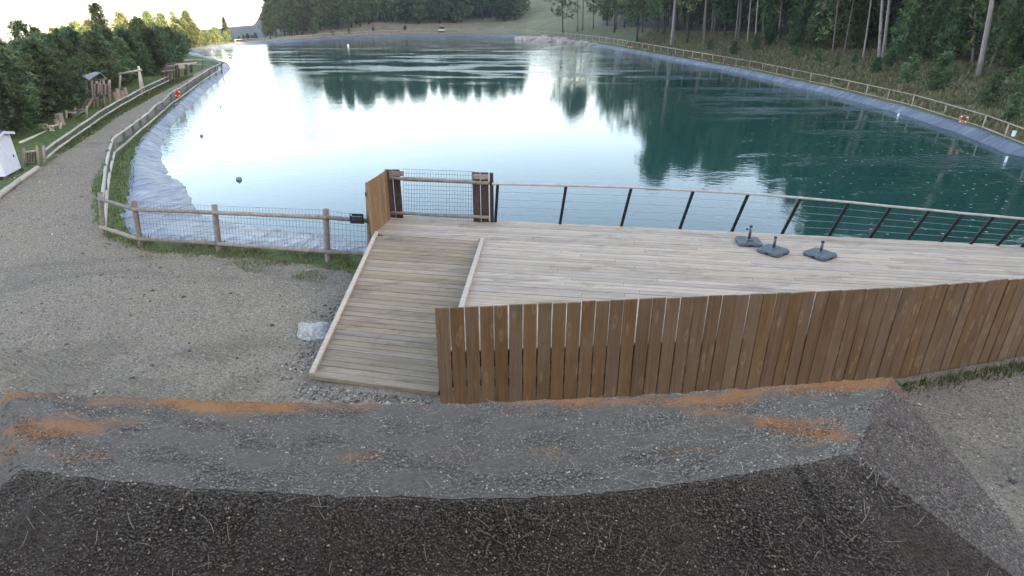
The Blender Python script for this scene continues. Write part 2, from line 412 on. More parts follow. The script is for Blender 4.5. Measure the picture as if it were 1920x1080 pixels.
fcol = g.ramp(g.noise(P, 1.0, 6, .7), [(.3, (.028, .026, .018)), (.6, (.075, .065, .045)), (.8, (.06, .07, .035))])
dist = g.n('VectorMath', operation='DISTANCE'); g.l(P, dist.inputs[0]); dist.inputs[1].default_value = (-15, 20, 0)
base = g.mix(g.maprange(dist.outputs['Value'], 55, 110), gcol, meadow)
base = g.mix(sep.outputs[2], base, hcol)
base = g.mix(g.attr('bank', 'Fac'), base, tan)
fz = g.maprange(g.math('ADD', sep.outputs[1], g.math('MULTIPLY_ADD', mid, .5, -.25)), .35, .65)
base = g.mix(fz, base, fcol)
gz = g.maprange(g.math('ADD', sep.outputs[0], g.math('MULTIPLY_ADD', g.noise(P, 5, 5, .7), .9, -.45)), .4, .6)
col = g.mix(gz, base, gr)
sxy = g.n('SeparateXYZ'); g.l(P, sxy.inputs[0])
tk = g.math('MULTIPLY', g.math('MULTIPLY', g.maprange(sxy.outputs[0], -9.5, -8.0), g.maprange(sxy.outputs[0], -3.2, -4.4)), g.math('MULTIPLY', g.maprange(sxy.outputs[1], 9.8, 8.8), g.maprange(g.noise(P, .9, 4), .40, .55)))
damp = g.noise(g.map(P, (.28, .5, 1)), 1.0, 5, .6, dist=.7); col = g.mix(g.math('MULTIPLY', g.maprange(damp, .52, .68, 0, .42), gz), col, (.095, .085, .07))
soil = g.noise(g.map(P, (.6, .9, 1), (0, 0, .5)), 1.0, 5, .65); col = g.mix(g.math('MULTIPLY', g.maprange(soil, .56, .7, 0, .45), gz), col, (.24, .195, .14))
col = g.mix(g.math('MULTIPLY', tk, .3), col, (.22, .18, .125))
hgt = g.math('ADD', g.math('MULTIPLY', fine, .6), g.math('ADD', g.math('MULTIPLY', grit, .25), g.math('MULTIPLY', mid, 1.2)))
nrm = g.bump(hgt, .55, .05)
nrm = g.bump(g.math('MULTIPLY', tread.outputs['Fac'], tk), .8, .06, nrm)
nrm = g.bump(g.math('MULTIPLY', tread.outputs['Fac'], g.maprange(big, .45, .6)), .12, .04, nrm)
M['ground'] = g.fin(col, .92, nrm, .15)
ground = tag(link('ground', me, M['ground']), kind='structure')

# ------------------------------------------------------------------ pond liner and water
NL = 1500
tl = np.linspace(-np.pi, np.pi, NL, endpoint=False); prof = np.linspace(0, 1, 18)
TL, PP = np.meshgrid(tl, prof)
ro, rw = r_rim(TL), r_wat(TL)
ri = rw - np.minimum((ro - rw) * .9, 3.5) - .6
# 0: on the soil just outside the rim, .55: waterline, 1: under water
rl = np.where(PP < .06, ro + .45 * (1 - PP / .06), np.where(PP < .6, ro + (rw - ro) * (PP - .06) / .54, rw + (ri - rw) * (PP - .6) / .4))
zl = np.where(PP < .06, .015 - .03 * (1 - PP / .06), np.where(PP < .6, .02 + (ZW - .02) * ((PP - .06) / .54) ** 1.15, ZW - .9 * (PP - .6) / .4))
xl = CX + rl * np.cos(TL); yl = CY + rl * np.sin(TL)
arc = tl * r_rim(tl)
wrk = vnoise(np.cumsum(np.gradient(arc))[None, :] * np.ones_like(PP), PP * 3, 4.5, 2) * .5 + vnoise(xl, yl, 5.2, 5) * .5
leftb = np.where(TL < 0, sstep(-np.degrees(TL), 92, 118), 1 - sstep(-np.degrees(TL), -130, -115)) * sstep(ro - rw, 1.2, 2.2); zl = zl + .22 * leftb * np.exp(-((PP - .24) / .13) ** 2)
zl = zl + .045 * wrk * np.clip(PP * 6, 0, 1) + .05 * vnoise(xl, yl, 1.3, 9) * np.clip(PP * 6, 0, 1)
il = np.arange(18 * NL).reshape(18, NL); jl = np.roll(il, -1, 1)
FL = np.stack([il[:-1], jl[:-1], jl[1:], il[1:]], -1).reshape(-1, 4)
g = NG('pond liner'); P = g.pos()
n1 = g.noise(g.map(P, (1, 1, 1)), 3.2, 6, .7, dist=1.2); cl = g.attr('cloth', 'Vector'); n2 = g.noise(g.map(cl, (1.5, .55, 1), (0, 0, .75)), 1.0, 4, .55, dist=1.6); n3 = g.noise(P, .35, 4)
c = g.ramp(n2, [(.3, (.045, .062, .088)), (.5, (.08, .104, .137)), (.64, (.12, .146, .18)), (.80, (.30, .335, .37))])  # pale stops paint wrinkle highlights into the liner colour
c = g.mix(g.maprange(n3, .5, .7, 0, .4), c, (.30, .315, .34))
sz = g.n('SeparateXYZ'); g.l(P, sz.inputs[0]); tide = g.maprange(g.math('MULTIPLY_ADD', n1, .12, sz.outputs[2]), ZW + .12, ZW + .05)
c = g.mix(g.math('MULTIPLY', tide, .6), c, (.075, .085, .075))
nrm = g.bump(n2, .7, .22); nrm = g.bump(n1, .35, .03, nrm)
M['liner'] = g.fin(c, .42, nrm, .4)
me = npmesh('pond_liner', np.stack([xl, yl, zl], -1).reshape(-1, 3), FL)
arcl = np.concatenate([[0], np.cumsum(np.hypot(np.diff(xl[1]), np.diff(yl[1])))])[None, :] * np.ones_like(PP)
slope_ = np.cumsum(np.vstack([np.zeros((1, NL)), np.hypot(np.diff(xl, axis=0), np.diff(yl, axis=0))]), 0)
at_ = me.attributes.new('cloth', 'FLOAT_VECTOR', 'POINT'); at_.data.foreach_set('vector', np.stack([arcl, slope_, 0 * arcl], -1).astype(np.float32).ravel())
tag(link('pond_liner', me, M['liner'], smooth=True), kind='structure')

wt = np.linspace(-np.pi, np.pi, 400, endpoint=False); wr_ = r_wat(wt) + .8 * np.minimum(1, (r_rim(wt) - r_wat(wt)) * .25)
wv = [(CX, CY, ZW)] + [(CX + r_ * math.cos(t), CY + r_ * math.sin(t), ZW) for t, r_ in zip(wt, wr_)]
me = bpy.data.meshes.new('pond_water'); me.from_pydata(wv, [], [(0, i + 1, (i + 1) % 400 + 1) for i in range(400)])
g = NG('pond water'); P = g.pos()
sepP = g.n('SeparateXYZ'); g.l(P, sepP.inputs[0])
fw = g.noise(g.map(P, (1.0, 1.5, 1)), 2.6, 3, .55); fw2 = g.noise(g.map(P, (.55, 1.0, 1)), 1.0, 3, .5)
patch = g.noise(g.map(P, (.055, .22, 1)), 1.0, 6, .68, dist=.6); patch2 = g.noise(g.map(P, (.16, .5, 1)), 1.0, 4, .6)
far = g.maprange(g.math('MULTIPLY_ADD', sepP.outputs[0], .35, sepP.outputs[1]), 48, 82); right = g.maprange(g.math('MULTIPLY_ADD', sepP.outputs[1], -.12, sepP.outputs[0]), 2, 12)
calm = g.math('MAXIMUM', far, g.math('MULTIPLY', right, .3))
pm = g.math('MULTIPLY', g.maprange(g.math('MULTIPLY_ADD', patch2, .4, g.math('MULTIPLY', patch, .75)), .575, .64), g.math('MAXIMUM', far, g.math('MULTIPLY', right, .7)))
amp = g.math('MULTIPLY_ADD', pm, .42, g.math('MULTIPLY_ADD', calm, .045, .024))
lee = g.math('MULTIPLY', g.maprange(g.math('MULTIPLY_ADD', sepP.outputs[1], .37, sepP.outputs[0]), 4.5, -.5), g.math('MULTIPLY', g.maprange(sepP.outputs[1], 84, 70), g.maprange(g.math('MULTIPLY_ADD', sepP.outputs[0], -.6, sepP.outputs[1]), 29, 37))); amp = g.math('MULTIPLY_ADD', lee, .20, amp)
b1 = g.n('Bump'); b1.inputs['Distance'].default_value = .12; g.l(amp, b1.inputs['Strength']); g.l(fw, b1.inputs['Height'])
b2 = g.n('Bump'); b2.inputs['Distance'].default_value = .25; g.l(g.math('MULTIPLY', amp, .35), b2.inputs['Strength']); g.l(fw2, b2.inputs['Height']); g.l(b1.outputs[0], b2.inputs['Normal'])
spk = g.vor(P, 2.6); spm = g.math('MULTIPLY', g.maprange(spk, .15, .08), g.math('MULTIPLY', right, g.maprange(g.noise(P, .35, 3), .40, .55)))
wc = g.mix(g.math('MULTIPLY', spm, .8), (.006, .056, .046), (.42, .5, .5))
g.p.inputs['IOR'].default_value = 1.36; g.p.inputs['Specular Tint'].default_value = (.74, .93, 1.0, 1)
M['water'] = g.fin(wc, .02, b2.outputs[0], .5)
tag(link('pond_water', me, M['water']), kind='structure')

# ------------------------------------------------------------------ deck
ZD = .95
railb = [(929, 416), (1050, 420), (1165, 424), (1275, 428), (1373, 432), (1467, 437), (1555, 440.5), (1632, 445), (1702, 449), (1764, 453), (1820, 457), (1870, 460), (1916, 463)]
RB = [G(*p, ZD) for p in railb]
A0, A1 = RB[0], RB[-1]
DD = (A1 - A0).normalized(); DN = Vector((-DD.y, DD.x, 0)); 
if DN.y > 0: DN = -DN                                               # towards the fence
FA = Vector((-1.03, 7.33, 0)); FB = Vector((8.40, 8.66, 0)); FD = (FB - FA).normalized(); FNn = Vector((-FD.y, FD.x, 0))
FE = FA + FD * 12.2
FPL = [(-1.04, 7.14), (.4, 7.25), (1.93, 7.40), (3.93, 7.60), (6.11, 7.98), (8.4, 8.60), (11.2, 9.50)]       # plan of the board fence, gently bowed
def fence_y(x): return float(np.interp(x, [p[0] for p in FPL], [p[1] for p in FPL]))
def fence_s(s_):                                                    # point and heading at arc length s_
    for (x0, y0), (x1, y1) in zip(FPL, FPL[1:]):
        L_ = math.hypot(x1 - x0, y1 - y0)
        if s_ <= L_ or (x1, y1) == FPL[-1]:
            t = s_ / L_; return Vector((x0 + (x1 - x0) * t, y0 + (y1 - y0) * t, 0)), math.atan2(y1 - y0, x1 - x0)
        s_ -= L_
def fence_top(p):                                                   # height of the board tops
    z = 1.5
    for _ in range(3):
        rel = p + Vector((0, 0, z - CAM_Z)); px = 960 + FPX * rel.x / (rel.y * cp - rel.z * sp)
        z = V(px, float(np.interp(px, [818, 960, 1200, 1440, 1690, 1920, 2300], [578, 572, 561, 550.5, 539.5, 522, 490])), p.y).z
    return z
LX = -2.93                                                          # left edge of the landing
KT, KB = G(905, 450, ZD), G(866, 576, ZD)                           # kerb between ramp and deck
RT_L, RT_R = G(706, 441, ZD), G(907, 452, ZD)
deck = thing('timber_deck', (3, 10, 0), 'grey weathered timber deck built out over the pond edge', 'deck')
BASE = Vector((3, 10, 0))
def line_x(p, d, a, b):                                             # parameter along p+d*s where it meets line a-b
    e = b - a; det = d.x * (-e.y) + e.x * d.y
    if abs(det) < 1e-9: return None
    q = a - p; return (q.x * (-e.y) + e.x * q.y) / det
PW, GAP = .142, .011
k = 0; off = -.10
while True:
    e0, e1 = off, off + PW - GAP
    ends = []
    for e in (e0, e1):
        p = A0 + DN * e
        kerb_n = (KB - KT)
        # left bound
        s_land = line_x(p, DD, Vector((LX, 0, 0)), Vector((LX, 20, 0)))
        s_k = line_x(p, DD, KT, KB)
        ytest = (p + DD * s_k).y
        topy = (KT.y)
        s0 = s_land if ytest > topy - .02 else s_k + .02
        s1 = None
        if (p + DD * 14).y < fence_y((p + DD * 14).x) + .05:
            lo_, hi_ = -3.0, 15.0
            for _ in range(40):
                m_ = (lo_ + hi_) / 2; q0 = p + DD * m_
                if q0.y > fence_y(q0.x) + .05: lo_ = m_
                else: hi_ = m_
            s1 = lo_
        s1max = 15.0
        if s1 is None or s1 > s1max: s1 = s1max
        s1 = max(s1, s0)
        ends.append((s0, s1))
    if ends[1][1] - ends[1][0] < .15 or off > 7: break
    cuts = [0.0]; L = max(e[1] for e in ends) - min(e[0] for e in ends); c = random.uniform(1.2, 4.0)
    while c < L - .8: cuts.append(c); c += random.choice((3.6, 4.0, 4.2))
    lo = min(e[0] for e in ends)
    for i, c in enumerate(cuts):
        first, last = i == 0, i == len(cuts) - 1
        q = []
        for (s0, s1), e in zip(ends, (e0, e1)):
            a_ = s0 if first else max(s0, lo + c + .003); b_ = s1 if last else min(s1, lo + cuts[i + 1] - .003)
            q.append((A0 + DN * e + DD * a_, A0 + DN * e + DD * b_))
        mid = (q[0][0] + q[0][1] + q[1][0] + q[1][1]) / 4
        rot = Matrix.Rotation(-math.atan2(DD.y, DD.x), 3, 'Z')
        vs_ = [rot @ (p - mid) for p in (q[0][0], q[0][1], q[1][1], q[1][0])]
        dz = random.uniform(-.0025, .0025)
        me = bpy.data.meshes.new('plank'); vv = [(p.x, p.y, dz) for p in vs_] + [(p.x, p.y, -.028) for p in vs_]
        # q order runs away from viewpoint -> towards it
        me.from_pydata(vv, [], [(3, 2, 1, 0), (4, 5, 6, 7), (0, 1, 5, 4), (1, 2, 6, 5), (2, 3, 7, 6), (3, 0, 4, 7)])
        o = link('plank', me, M['deck'], deck); o.location = mid - BASE; o.rotation_euler.z = math.atan2(DD.y, DD.x)
    off += PW; k += 1
DECK_ROWS = k
for (x0, y0), (x1, y1) in zip(FPL, FPL[1:]):
    b = MB(); b.beam(Vector((max(x0, -.75), y0 + .10 + (.03 if x0 < -.75 else 0), ZD - .125)), Vector((x1, y1 + .10, ZD - .125)), .05, .19); b.build('rim_joist', M['slat_dark'], deck)
b = MB(); b.beam(A0 + DN * .02 - DD * 2.5 + Vector((0, 0, -.13)), A0 + DD * 15 + DN * .02 + Vector((0, 0, -.13)), .05, .19); b.build('rim_joist', M['slat_dark'], deck)
for s in np.arange(.6, 12, 2.1):
    for f in (.15, .85):
        a_ = FA + FNn * .5 + FD * s; c_ = a_.lerp(Vector((a_.x, (A0 + DD * (a_.x - A0.x)).y - .4, 0)), f)
        b = MB(); b.box((c_.x, c_.y, (ZD - .04 - 2) / 2), (.12, .12, ZD - .04 + 2)); b.build('pile', M['log_dark'], deck)
b = MB(); b.beam(KT + Vector((0, 0, .028)), KB + (KB - KT) * .26 + Vector((0, 0, .028)), .085, .055); b.build('kerb', M['kerb'], deck, bevel=.008)

# ------------------------------------------------------------------ ramp
BL, BR = G(581, 704, .06), G(822, 735, .06)
BR = BL + (BR - BL) * 1.0
TL_, TR_ = G(703, 441, ZD), G(903, 452, ZD)
ramp = thing('access_ramp', (-2, 9.5, 0), 'sloping boarded ramp leading up to the deck from the gravel', 'ramp')
RBASE = Vector((-2, 9.5, 0)); NP = 33
for i in range(NP):
    f0, f1 = i / NP, (i + 1) / NP - .0028
    c0, c1, c2, c3 = BL.lerp(TL_, f0), BR.lerp(TR_, f0), BR.lerp(TR_, f1), BL.lerp(TL_, f1)
    mid = (c0 + c1 + c2 + c3) / 4; ang = math.atan2((c1 - c0).y, (c1 - c0).x); rot = Matrix.Rotation(-ang, 3, 'Z')
    vs_ = [rot @ (p - mid) for p in (c0, c1, c2, c3)]; dz = random.uniform(-.003, .003)
    me = bpy.data.meshes.new('plank'); me.from_pydata([(p.x, p.y, p.z + dz) for p in vs_] + [(p.x, p.y, p.z - .03) for p in vs_], [], [(0, 1, 2, 3), (7, 6, 5, 4), (0, 4, 5, 1), (1, 5, 6, 2), (2, 6, 7, 3), (3, 7, 4, 0)])
    o = link('plank', me, M['ramp'], ramp); o.location = mid - RBASE; o.rotation_euler.z = ang
b = MB(); u_ = Vector((0, 0, .03)); b.beam(BL + u_ + Vector((.03, 0, 0)), TL_ + u_ + Vector((.02, .12, 0)), .085, .055); b.build('kerb', M['kerb'], ramp, bevel=.008)
for s in (.0, .5, 1.0):
    b = MB(); p0, p1 = BL.lerp(BR, s), TL_.lerp(TR_, s); q_ = Vector((.04 if s == 0 else (-.04 if s == 1 else 0), 0, -.14)); b.beam(p0 + q_ + Vector((0, 0.05, .04)), p1 + q_, .05, .2); b.build('joist', M['slat_dark'], ramp)
b = MB(); b.beam(BL + Vector((0, -.014, -.022)), BR + Vector((0, -.014, -.022)), .02, .06); b.build('nosing', M['ramp'], ramp)

# ------------------------------------------------------------------ near slat fence
fence = thing('slat_fence', FA, 'brown vertical board fence along the near side of the deck', 'fence')
PITCHS = .199; SLW = .185
me = bpy.data.meshes.new('slat'); h = SLW / 2
vv = []
for z in (0, 1):
    vv += [(-h, -.011, z), (-h + .006, -.014, z), (h - .006, -.014, z), (h, -.011, z), (h, .012, z), (-h, .012, z)]
me.from_pydata(vv, [], [(5, 4, 3, 2, 1, 0), (6, 7, 8, 9, 10, 11)] + [(i, (i + 1) % 6, (i + 1) % 6 + 6, i + 6) for i in range(6)])
me.materials.append(M['slat']); slatm = me; ang = math.atan2(FD.y, FD.x)
for i in range(61):
    s = .1 + i * PITCHS; wp, ang = fence_s(s); p = wp - FA
    o = bpy.data.objects.new('slat', slatm); COL.objects.link(o); o.parent = fence
    w_ = random.uniform(.975, 1.0)
    if 16 < i: w_ = random.uniform(.985, 1.035)
    o.location = (p.x, p.y + random.uniform(-.004, .004), .02); o.rotation_euler = (random.uniform(-.006, .006), random.uniform(-.004, .004), ang + random.uniform(-.02, .02))
    o.scale = (w_, 1, fence_top(wp) - .02 + random.uniform(-.006, .006))
for z in (.42, .74):
    for (x0, y0), (x1, y1) in zip(FPL, FPL[1:]):
        b = MB(); b.beam(Vector((x0, y0 + .038, z)), Vector((x1, y1 + .038, z)), .04, .09); b.build('rail', M['slat_dark'], fence)

# ------------------------------------------------------------------ boarded side screen and gate at the end of the ramp
scr = thing('side_screen', G(694, 441, ZD), 'golden vertical board screen at the left side of the deck landing', 'fence')
sa, sb = Vector((-2.985, 12.0, ZD)), Vector((-2.80, 13.16, ZD))
for i in range(8):
    p = sa.lerp(sb, (i + .5) / 8); b = MB(); zt = V(692 + (728 - 692) * (i + .5) / 8, 343 + (319 - 343) * (i + .5) / 8, p.y).z
    b.box((p.x, p.y, (ZD - .25 + zt) / 2), (.024, .138, zt - ZD + .25), -math.atan2(sb.x - sa.x, sb.y - sa.y)); b.build('board', M['slat_gold'], scr)
for z in (1.25, 1.85):
    b = MB(); b.beam(sa + Vector((-.03, 0, z - ZD)), sb + Vector((-.03, 0, z - ZD)), .035, .08); b.build('rail', M['slat_dark'], scr)

GY = 13.19
def on_gate(px, py):                                                # gate stands in the line of the deck's far edge
    y = GY
    for _ in range(4):
        p = V(px, py, y); y = A0.y + (p.x - A0.x) * DD.y / DD.x - .02
    return V(px, py, y)
gate = thing('mesh_gate', on_gate(830, 412), 'gate with two round rails and wire mesh between dark boards', 'gate')
for x0, x1, yt, yb in [(729.5, 742, 318, 409.5), (743.5, 756, 318, 410.5), (888, 901.5, 323, 416.5), (903, 917, 323.5, 417.5), (919.5, 926, 324, 419)]:
    a_, c_ = on_gate((x0 + x1) / 2, yb), on_gate((x0 + x1) / 2, yt); wd = (on_gate(x1, yb) - on_gate(x0, yb)).length
    b = MB(); b.box((a_.x, a_.y, (a_.z + c_.z) / 2 - .1), (wd, .026, c_.z - a_.z + .2), math.atan2(DD.y, DD.x)); b.build('board', M['slat_dark'], gate)
for x0, x1, y0, y1 in [(730, 757, 319, 329), (888, 916, 325, 335)]:
    a_, c_ = on_gate(x0, (y0 + y1) / 2), on_gate(x1, (y0 + y1) / 2 + 1); q = Vector((0, -.03, 0)); b = MB(); b.beam(a_ + q, c_ + q, .03, .11); b.build('cap_board', M['log'], gate)
for (x0, y0), (x1, y1), rr in [((732, 332), (918, 341.5), .040), ((736, 397), (917, 405.5), .038)]:
    a_, c_ = on_gate(x0, y0), on_gate(x1, y1); q = Vector((0, -.085, 0))
    pts = [a_.lerp(c_, t / 9) + q + Vector((0, random.uniform(-.004, .004), random.uniform(-.005, .005))) for t in range(10)]
    b = MB(); b.tube(pts, [rr * random.uniform(.93, 1.07) for _ in pts], 12, .03); b.build('round_rail', M['log'], gate, True)
def wires(grid, nu, nv, rad, name, parent, mat=None):                # grid(u,v) -> point
    b = MB()
    for i in range(nu + 1):
        b.tube([grid(i / nu, j / 4) for j in range(5)], rad, 4)
    for j in range(nv + 1):
        b.tube([grid(i / 8, j / nv) for i in range(9)], rad, 4)
    o = b.build(name, mat or M['steel'], parent); o['kind'] = 'stuff'; return o
ga, gb_, gc, gd = on_gate(757, 412), on_gate(889, 416), on_gate(889, 321), on_gate(757, 316)
wires(lambda u, v: ga.lerp(gb_, u).lerp(gd.lerp(gc, u), v) + Vector((0, -.03, 0)), 26, 13, .0032, 'wire_mesh', gate)

# ------------------------------------------------------------------ cable railing along the water side
rail = thing('cable_railing', A0, 'dark post railing with steel cables along the water side of the deck', 'railing')
upv = Vector((.065, -.375, .925)).normalized()
topy = [345, 348, 351.5, 357.5, 363.5, 371, 379, 387, 393.5, 400, 405, 410, 413]
TOP = []
for (px, py), bpos, ty in zip(railb, RB, topy):
    lo, hi = .3, 1.8
    for _ in range(30):
        L_ = (lo + hi) / 2; p = bpos + upv * L_; rel = p - Vector((0, 0, CAM_Z)); fw_ = rel.y * cp - rel.z * sp; yy = 540 - FPX * (rel.y * sp + rel.z * cp) / fw_
        if yy > ty: lo = L_
        else: hi = L_
    TOP.append(bpos + upv * L_)
print('rail heights', [round((t - b_).length, 2) for t, b_ in zip(TOP, RB)], [round((RB[i+1]-RB[i]).length, 2) for i in range(12)])
ext = 3
for i in range(ext): RB.append(RB[-1] + (RB[12] - RB[11])); TOP.append(TOP[-1] + (TOP[12] - TOP[11]))
for a_, t_ in zip(RB, TOP):
    b = MB(); b.beam(a_ - upv * .16, t_, .03, .062, up=DD); b.build('post', M['dark_metal'], rail)
b = MB(); b.tube([TOP[0] - DD * .12] + TOP, .024, 10); b.build('handrail', M['handrail'], rail, True)
for f in (.2, .4, .6, .8):
    b = MB(); b.tube([a_.lerp(t_, f) for a_, t_ in zip(RB, TOP)], .0034, 5); b.build('cable', M['cable'], rail)

# ------------------------------------------------------------------ round timber fences
def proj_on_post(px, py, foot): return V(px, py, foot.y)
def round_fence(name, label, posts, top, bot, mats, rp, rr, mesh=None, cat='fence', sink=.25, meshtop=None):
    """posts: (x, y foot, x, y top) in the photo; top/bot: rail heights as y at each post"""
    feet = [GT(p[0], p[1]) if p[1] < 130 else G(p[0], p[1]) for p in posts]
    th_ = thing(name, feet[len(feet) // 2], label, cat)
    tops, rt, rb = [], [], []
    for p, f, yt, yb in zip(posts, feet, top, bot):
        tp = V(p[2], p[3], f.y); tops.append(tp)
        ax = (tp - f)
        def at(y_):
            w0 = (p[1] - y_) / (p[1] - p[3]); return f + ax * w0
        rt.append(at(yt)); rb.append(at(yb))
        b = MB(); n_ = 4
        b.tube([f - ax.normalized() * sink] + [f + ax * (t / n_) for t in range(n_ + 1)], [rp * random.uniform(.93, 1.07) for _ in range(n_ + 2)], 10, .04); b.build('post', mats[0], th_, True)
    for arr in (rt, rb):
        for i in range(len(arr) - 1):
            a_, c_ = arr[i], arr[i + 1]; sgn = (c_ - a_).normalized(); q = Vector((sgn.y, -sgn.x, 0)) * (rp * .75)
            if q.y > 0 and abs(sgn.x) > abs(sgn.y): q = -q
            pts = [a_.lerp(c_, -.015 + 1.03 * t / 6) + q + Vector((0, 0, random.uniform(-.1, .1) * rr)) for t in range(7)]
            b = MB(); b.tube(pts, [rr * random.uniform(.9, 1.08) for _ in pts], 9, .04); b.build('rail', mats[1], th_, True)
    if mesh:
        for i in range(len(feet) - 1):
            if mesh is not True and i not in mesh: continue
            t0, t1 = tops[i], tops[i + 1]; f0_, f1_ = feet[i], feet[i + 1]
            if meshtop: t0, t1 = f0_.lerp(t0, meshtop), f1_.lerp(t1, meshtop)
            if name == 'pond_fence' and i == 3: t1 = f1_.lerp(tops[i + 1], .57)
            Lx = (f1_ - f0_).length
            b0, b1 = f0_.lerp(t0, .06), f1_.lerp(t1, .06)
            wires(lambda u, v: b0.lerp(b1, u).lerp(t0.lerp(t1, u), v) , max(4, int(Lx / .085)), 8, .0030, 'wire_mesh', th_)
    return th_, feet, tops, rt, rb
nf = round_fence('pond_fence', 'low round timber fence with wire mesh in front of the pond liner', 
    [(194, 442, 188, 361), (264, 462, 250, 376), (411, 471, 402, 384), (615, 490, 611, 392), (694, 486, 690, 342)], [371, 391, 397, 406, 411], [424, 446, 455, 470, 476], (M['log'], M['log']), .062, .05, mesh=[1, 2, 3], meshtop=.98)
pp = [(194, 442, 188, 361), (199, 372, 195, 306), (204, 336, 201, 280), (209, 313, 206, 265), (214, 294, 209, 256), (234, 277, 231, 241), (251, 261, 248, 229), (265, 248, 262, 219), (279, 237, 276, 209), (293, 225, 291, 193), (307, 212, 304, 187), (322, 199, 320, 170), (338, 188, 336, 162), (353, 176, 351, 152), (367, 165, 366, 143), (380, 156, 379, 135), (393, 147, 392, 127), (405, 139, 404, 121), (415, 132, 415, 116)]
pf = round_fence('path_fence', 'green mossy rail fence between the gravel path and the pond liner', pp,
    [p[3] + (p[1] - p[3]) * .10 for p in pp], [p[1] - (p[1] - p[3]) * .22 for p in pp], (M['log_green'], M['log_pale']), .055, .045, mesh=list(range(4, 17)), meshtop=.9)
op = [(87, 306, 81, 278), (106, 288, 103, 262), (129, 271, 126, 247), (150, 256, 147, 232), (169, 243, 166, 220), (186, 231, 183, 207), (201, 221, 199, 198), (215, 212, 213, 190), (228, 203, 226, 183), (241, 196, 239, 177), (254, 188, 252, 170), (266, 181, 264, 163), (280, 174, 278, 157), (293, 167, 292, 151), (306, 161, 305, 145), (319, 155, 318, 139)]
of = round_fence('playground_fence', 'green rail fence along the outer side of the path below the play tower', op,
    [p[3] + (p[1] - p[3]) * .14 for p in op], [p[1] - (p[1] - p[3]) * .34 for p in op], (M['log_green'], M['log_pale']), .05, .042, mesh=list(range(0, 15)), meshtop=.8)
cpn = [(345, 129, 345, 112), (362, 128, 362, 111), (380, 128, 380, 111), (397, 130, 397, 113), (408, 132, 408, 114.5), (416, 133, 416, 117)]
round_fence('corner_fence', 'pale rail fence closing the far end of the path at the pond corner', cpn,
    [p[3] + 1.2 for p in cpn], [p[1] - 7 for p in cpn], (M['log_green'], M['log_pale']), .06, .05)

def shore_fence():
    pts = [(442, 80.5), (500, 76.5), (620, 69.5), (750, 64.5), (860, 63.5), (960, 64.5), (1060, 72.5), (1150, 85), (1250, 103), (1400, 130), (1550, 163), (1700, 200), (1830, 240), (1920, 277), (2010, 320), (2080, 360)]
    P3 = [G(*p) for p in pts]
    # heights seen in the photo grow towards the right
    hpx = [4, 4.5, 5.5, 6, 6.5, 7, 9, 10.5, 12, 14, 17, 21, 25, 29, 31, 33]
    th_ = thing('shore_fence', P3[8], 'long pale two rail timber fence on top of the far shore', 'fence')
    seg = []; 
    for i in range(len(P3) - 1):
        L_ = (P3[i + 1] - P3[i]).length; n_ = max(1, round(L_ / 3.2)) if i > 6 else max(1, round(L_ / 4.5))
        for k_ in range(n_):
            t = k_ / n_; p = P3[i].lerp(P3[i + 1], t); hh = hpx[i] + (hpx[i + 1] - hpx[i]) * t
            th0 = math.atan2(p.y - CY, p.x - CX); q = Vector((math.cos(th0), math.sin(th0), 0)) * .25; p = p + q
            p.z = max(0, hz(p.x, p.y)); dep = p.y * cp + (CAM_Z - p.z) * sp; seg.append((p, min(1.15, max(.65, hh * dep / FPX))))
    for p, hh in seg:
        b = MB(); b.tube([p - Vector((0, 0, .3)), p + Vector((random.uniform(-.02, .02), 0, hh))], .034 if p.y < 80 else .06, 7); b.build('post', M['log_shore'], th_, True)
    for f_ in (.97, .12):
        for i in range(0, len(seg) - 1):
            b = MB(); b.tube([seg[i][0] + Vector((0, 0, seg[i][1] * f_)), seg[i + 1][0] + Vector((0, 0, seg[i + 1][1] * f_))], .03 if seg[i][0].y < 80 else .06, 6); b.build('rail', M['log_shore'], th_, True)
    return seg
SEG = shore_fence()
b = MB()
lp = [G(-40, 408, .0), G(0, 370, .0), G(36, 343, .0), G(72, 318, .0)]
for i in range(3):
    b = MB(); pts = [lp[i].lerp(lp[i + 1], t / 5) + Vector((0, 0, .07)) for t in range(6)]
    b.tube(pts, [.085 * random.uniform(.92, 1.06) for _ in pts], 10, .03); o = b.build('edging_log', M['log_pale'], None, True)
    tag(o, ['pale edging log nearest the left picture edge beside the path', 'middle edging log beside the path below the white shed', 'edging log ending at the wooden gate beside the path'][i], 'log', 'edging logs by the path')

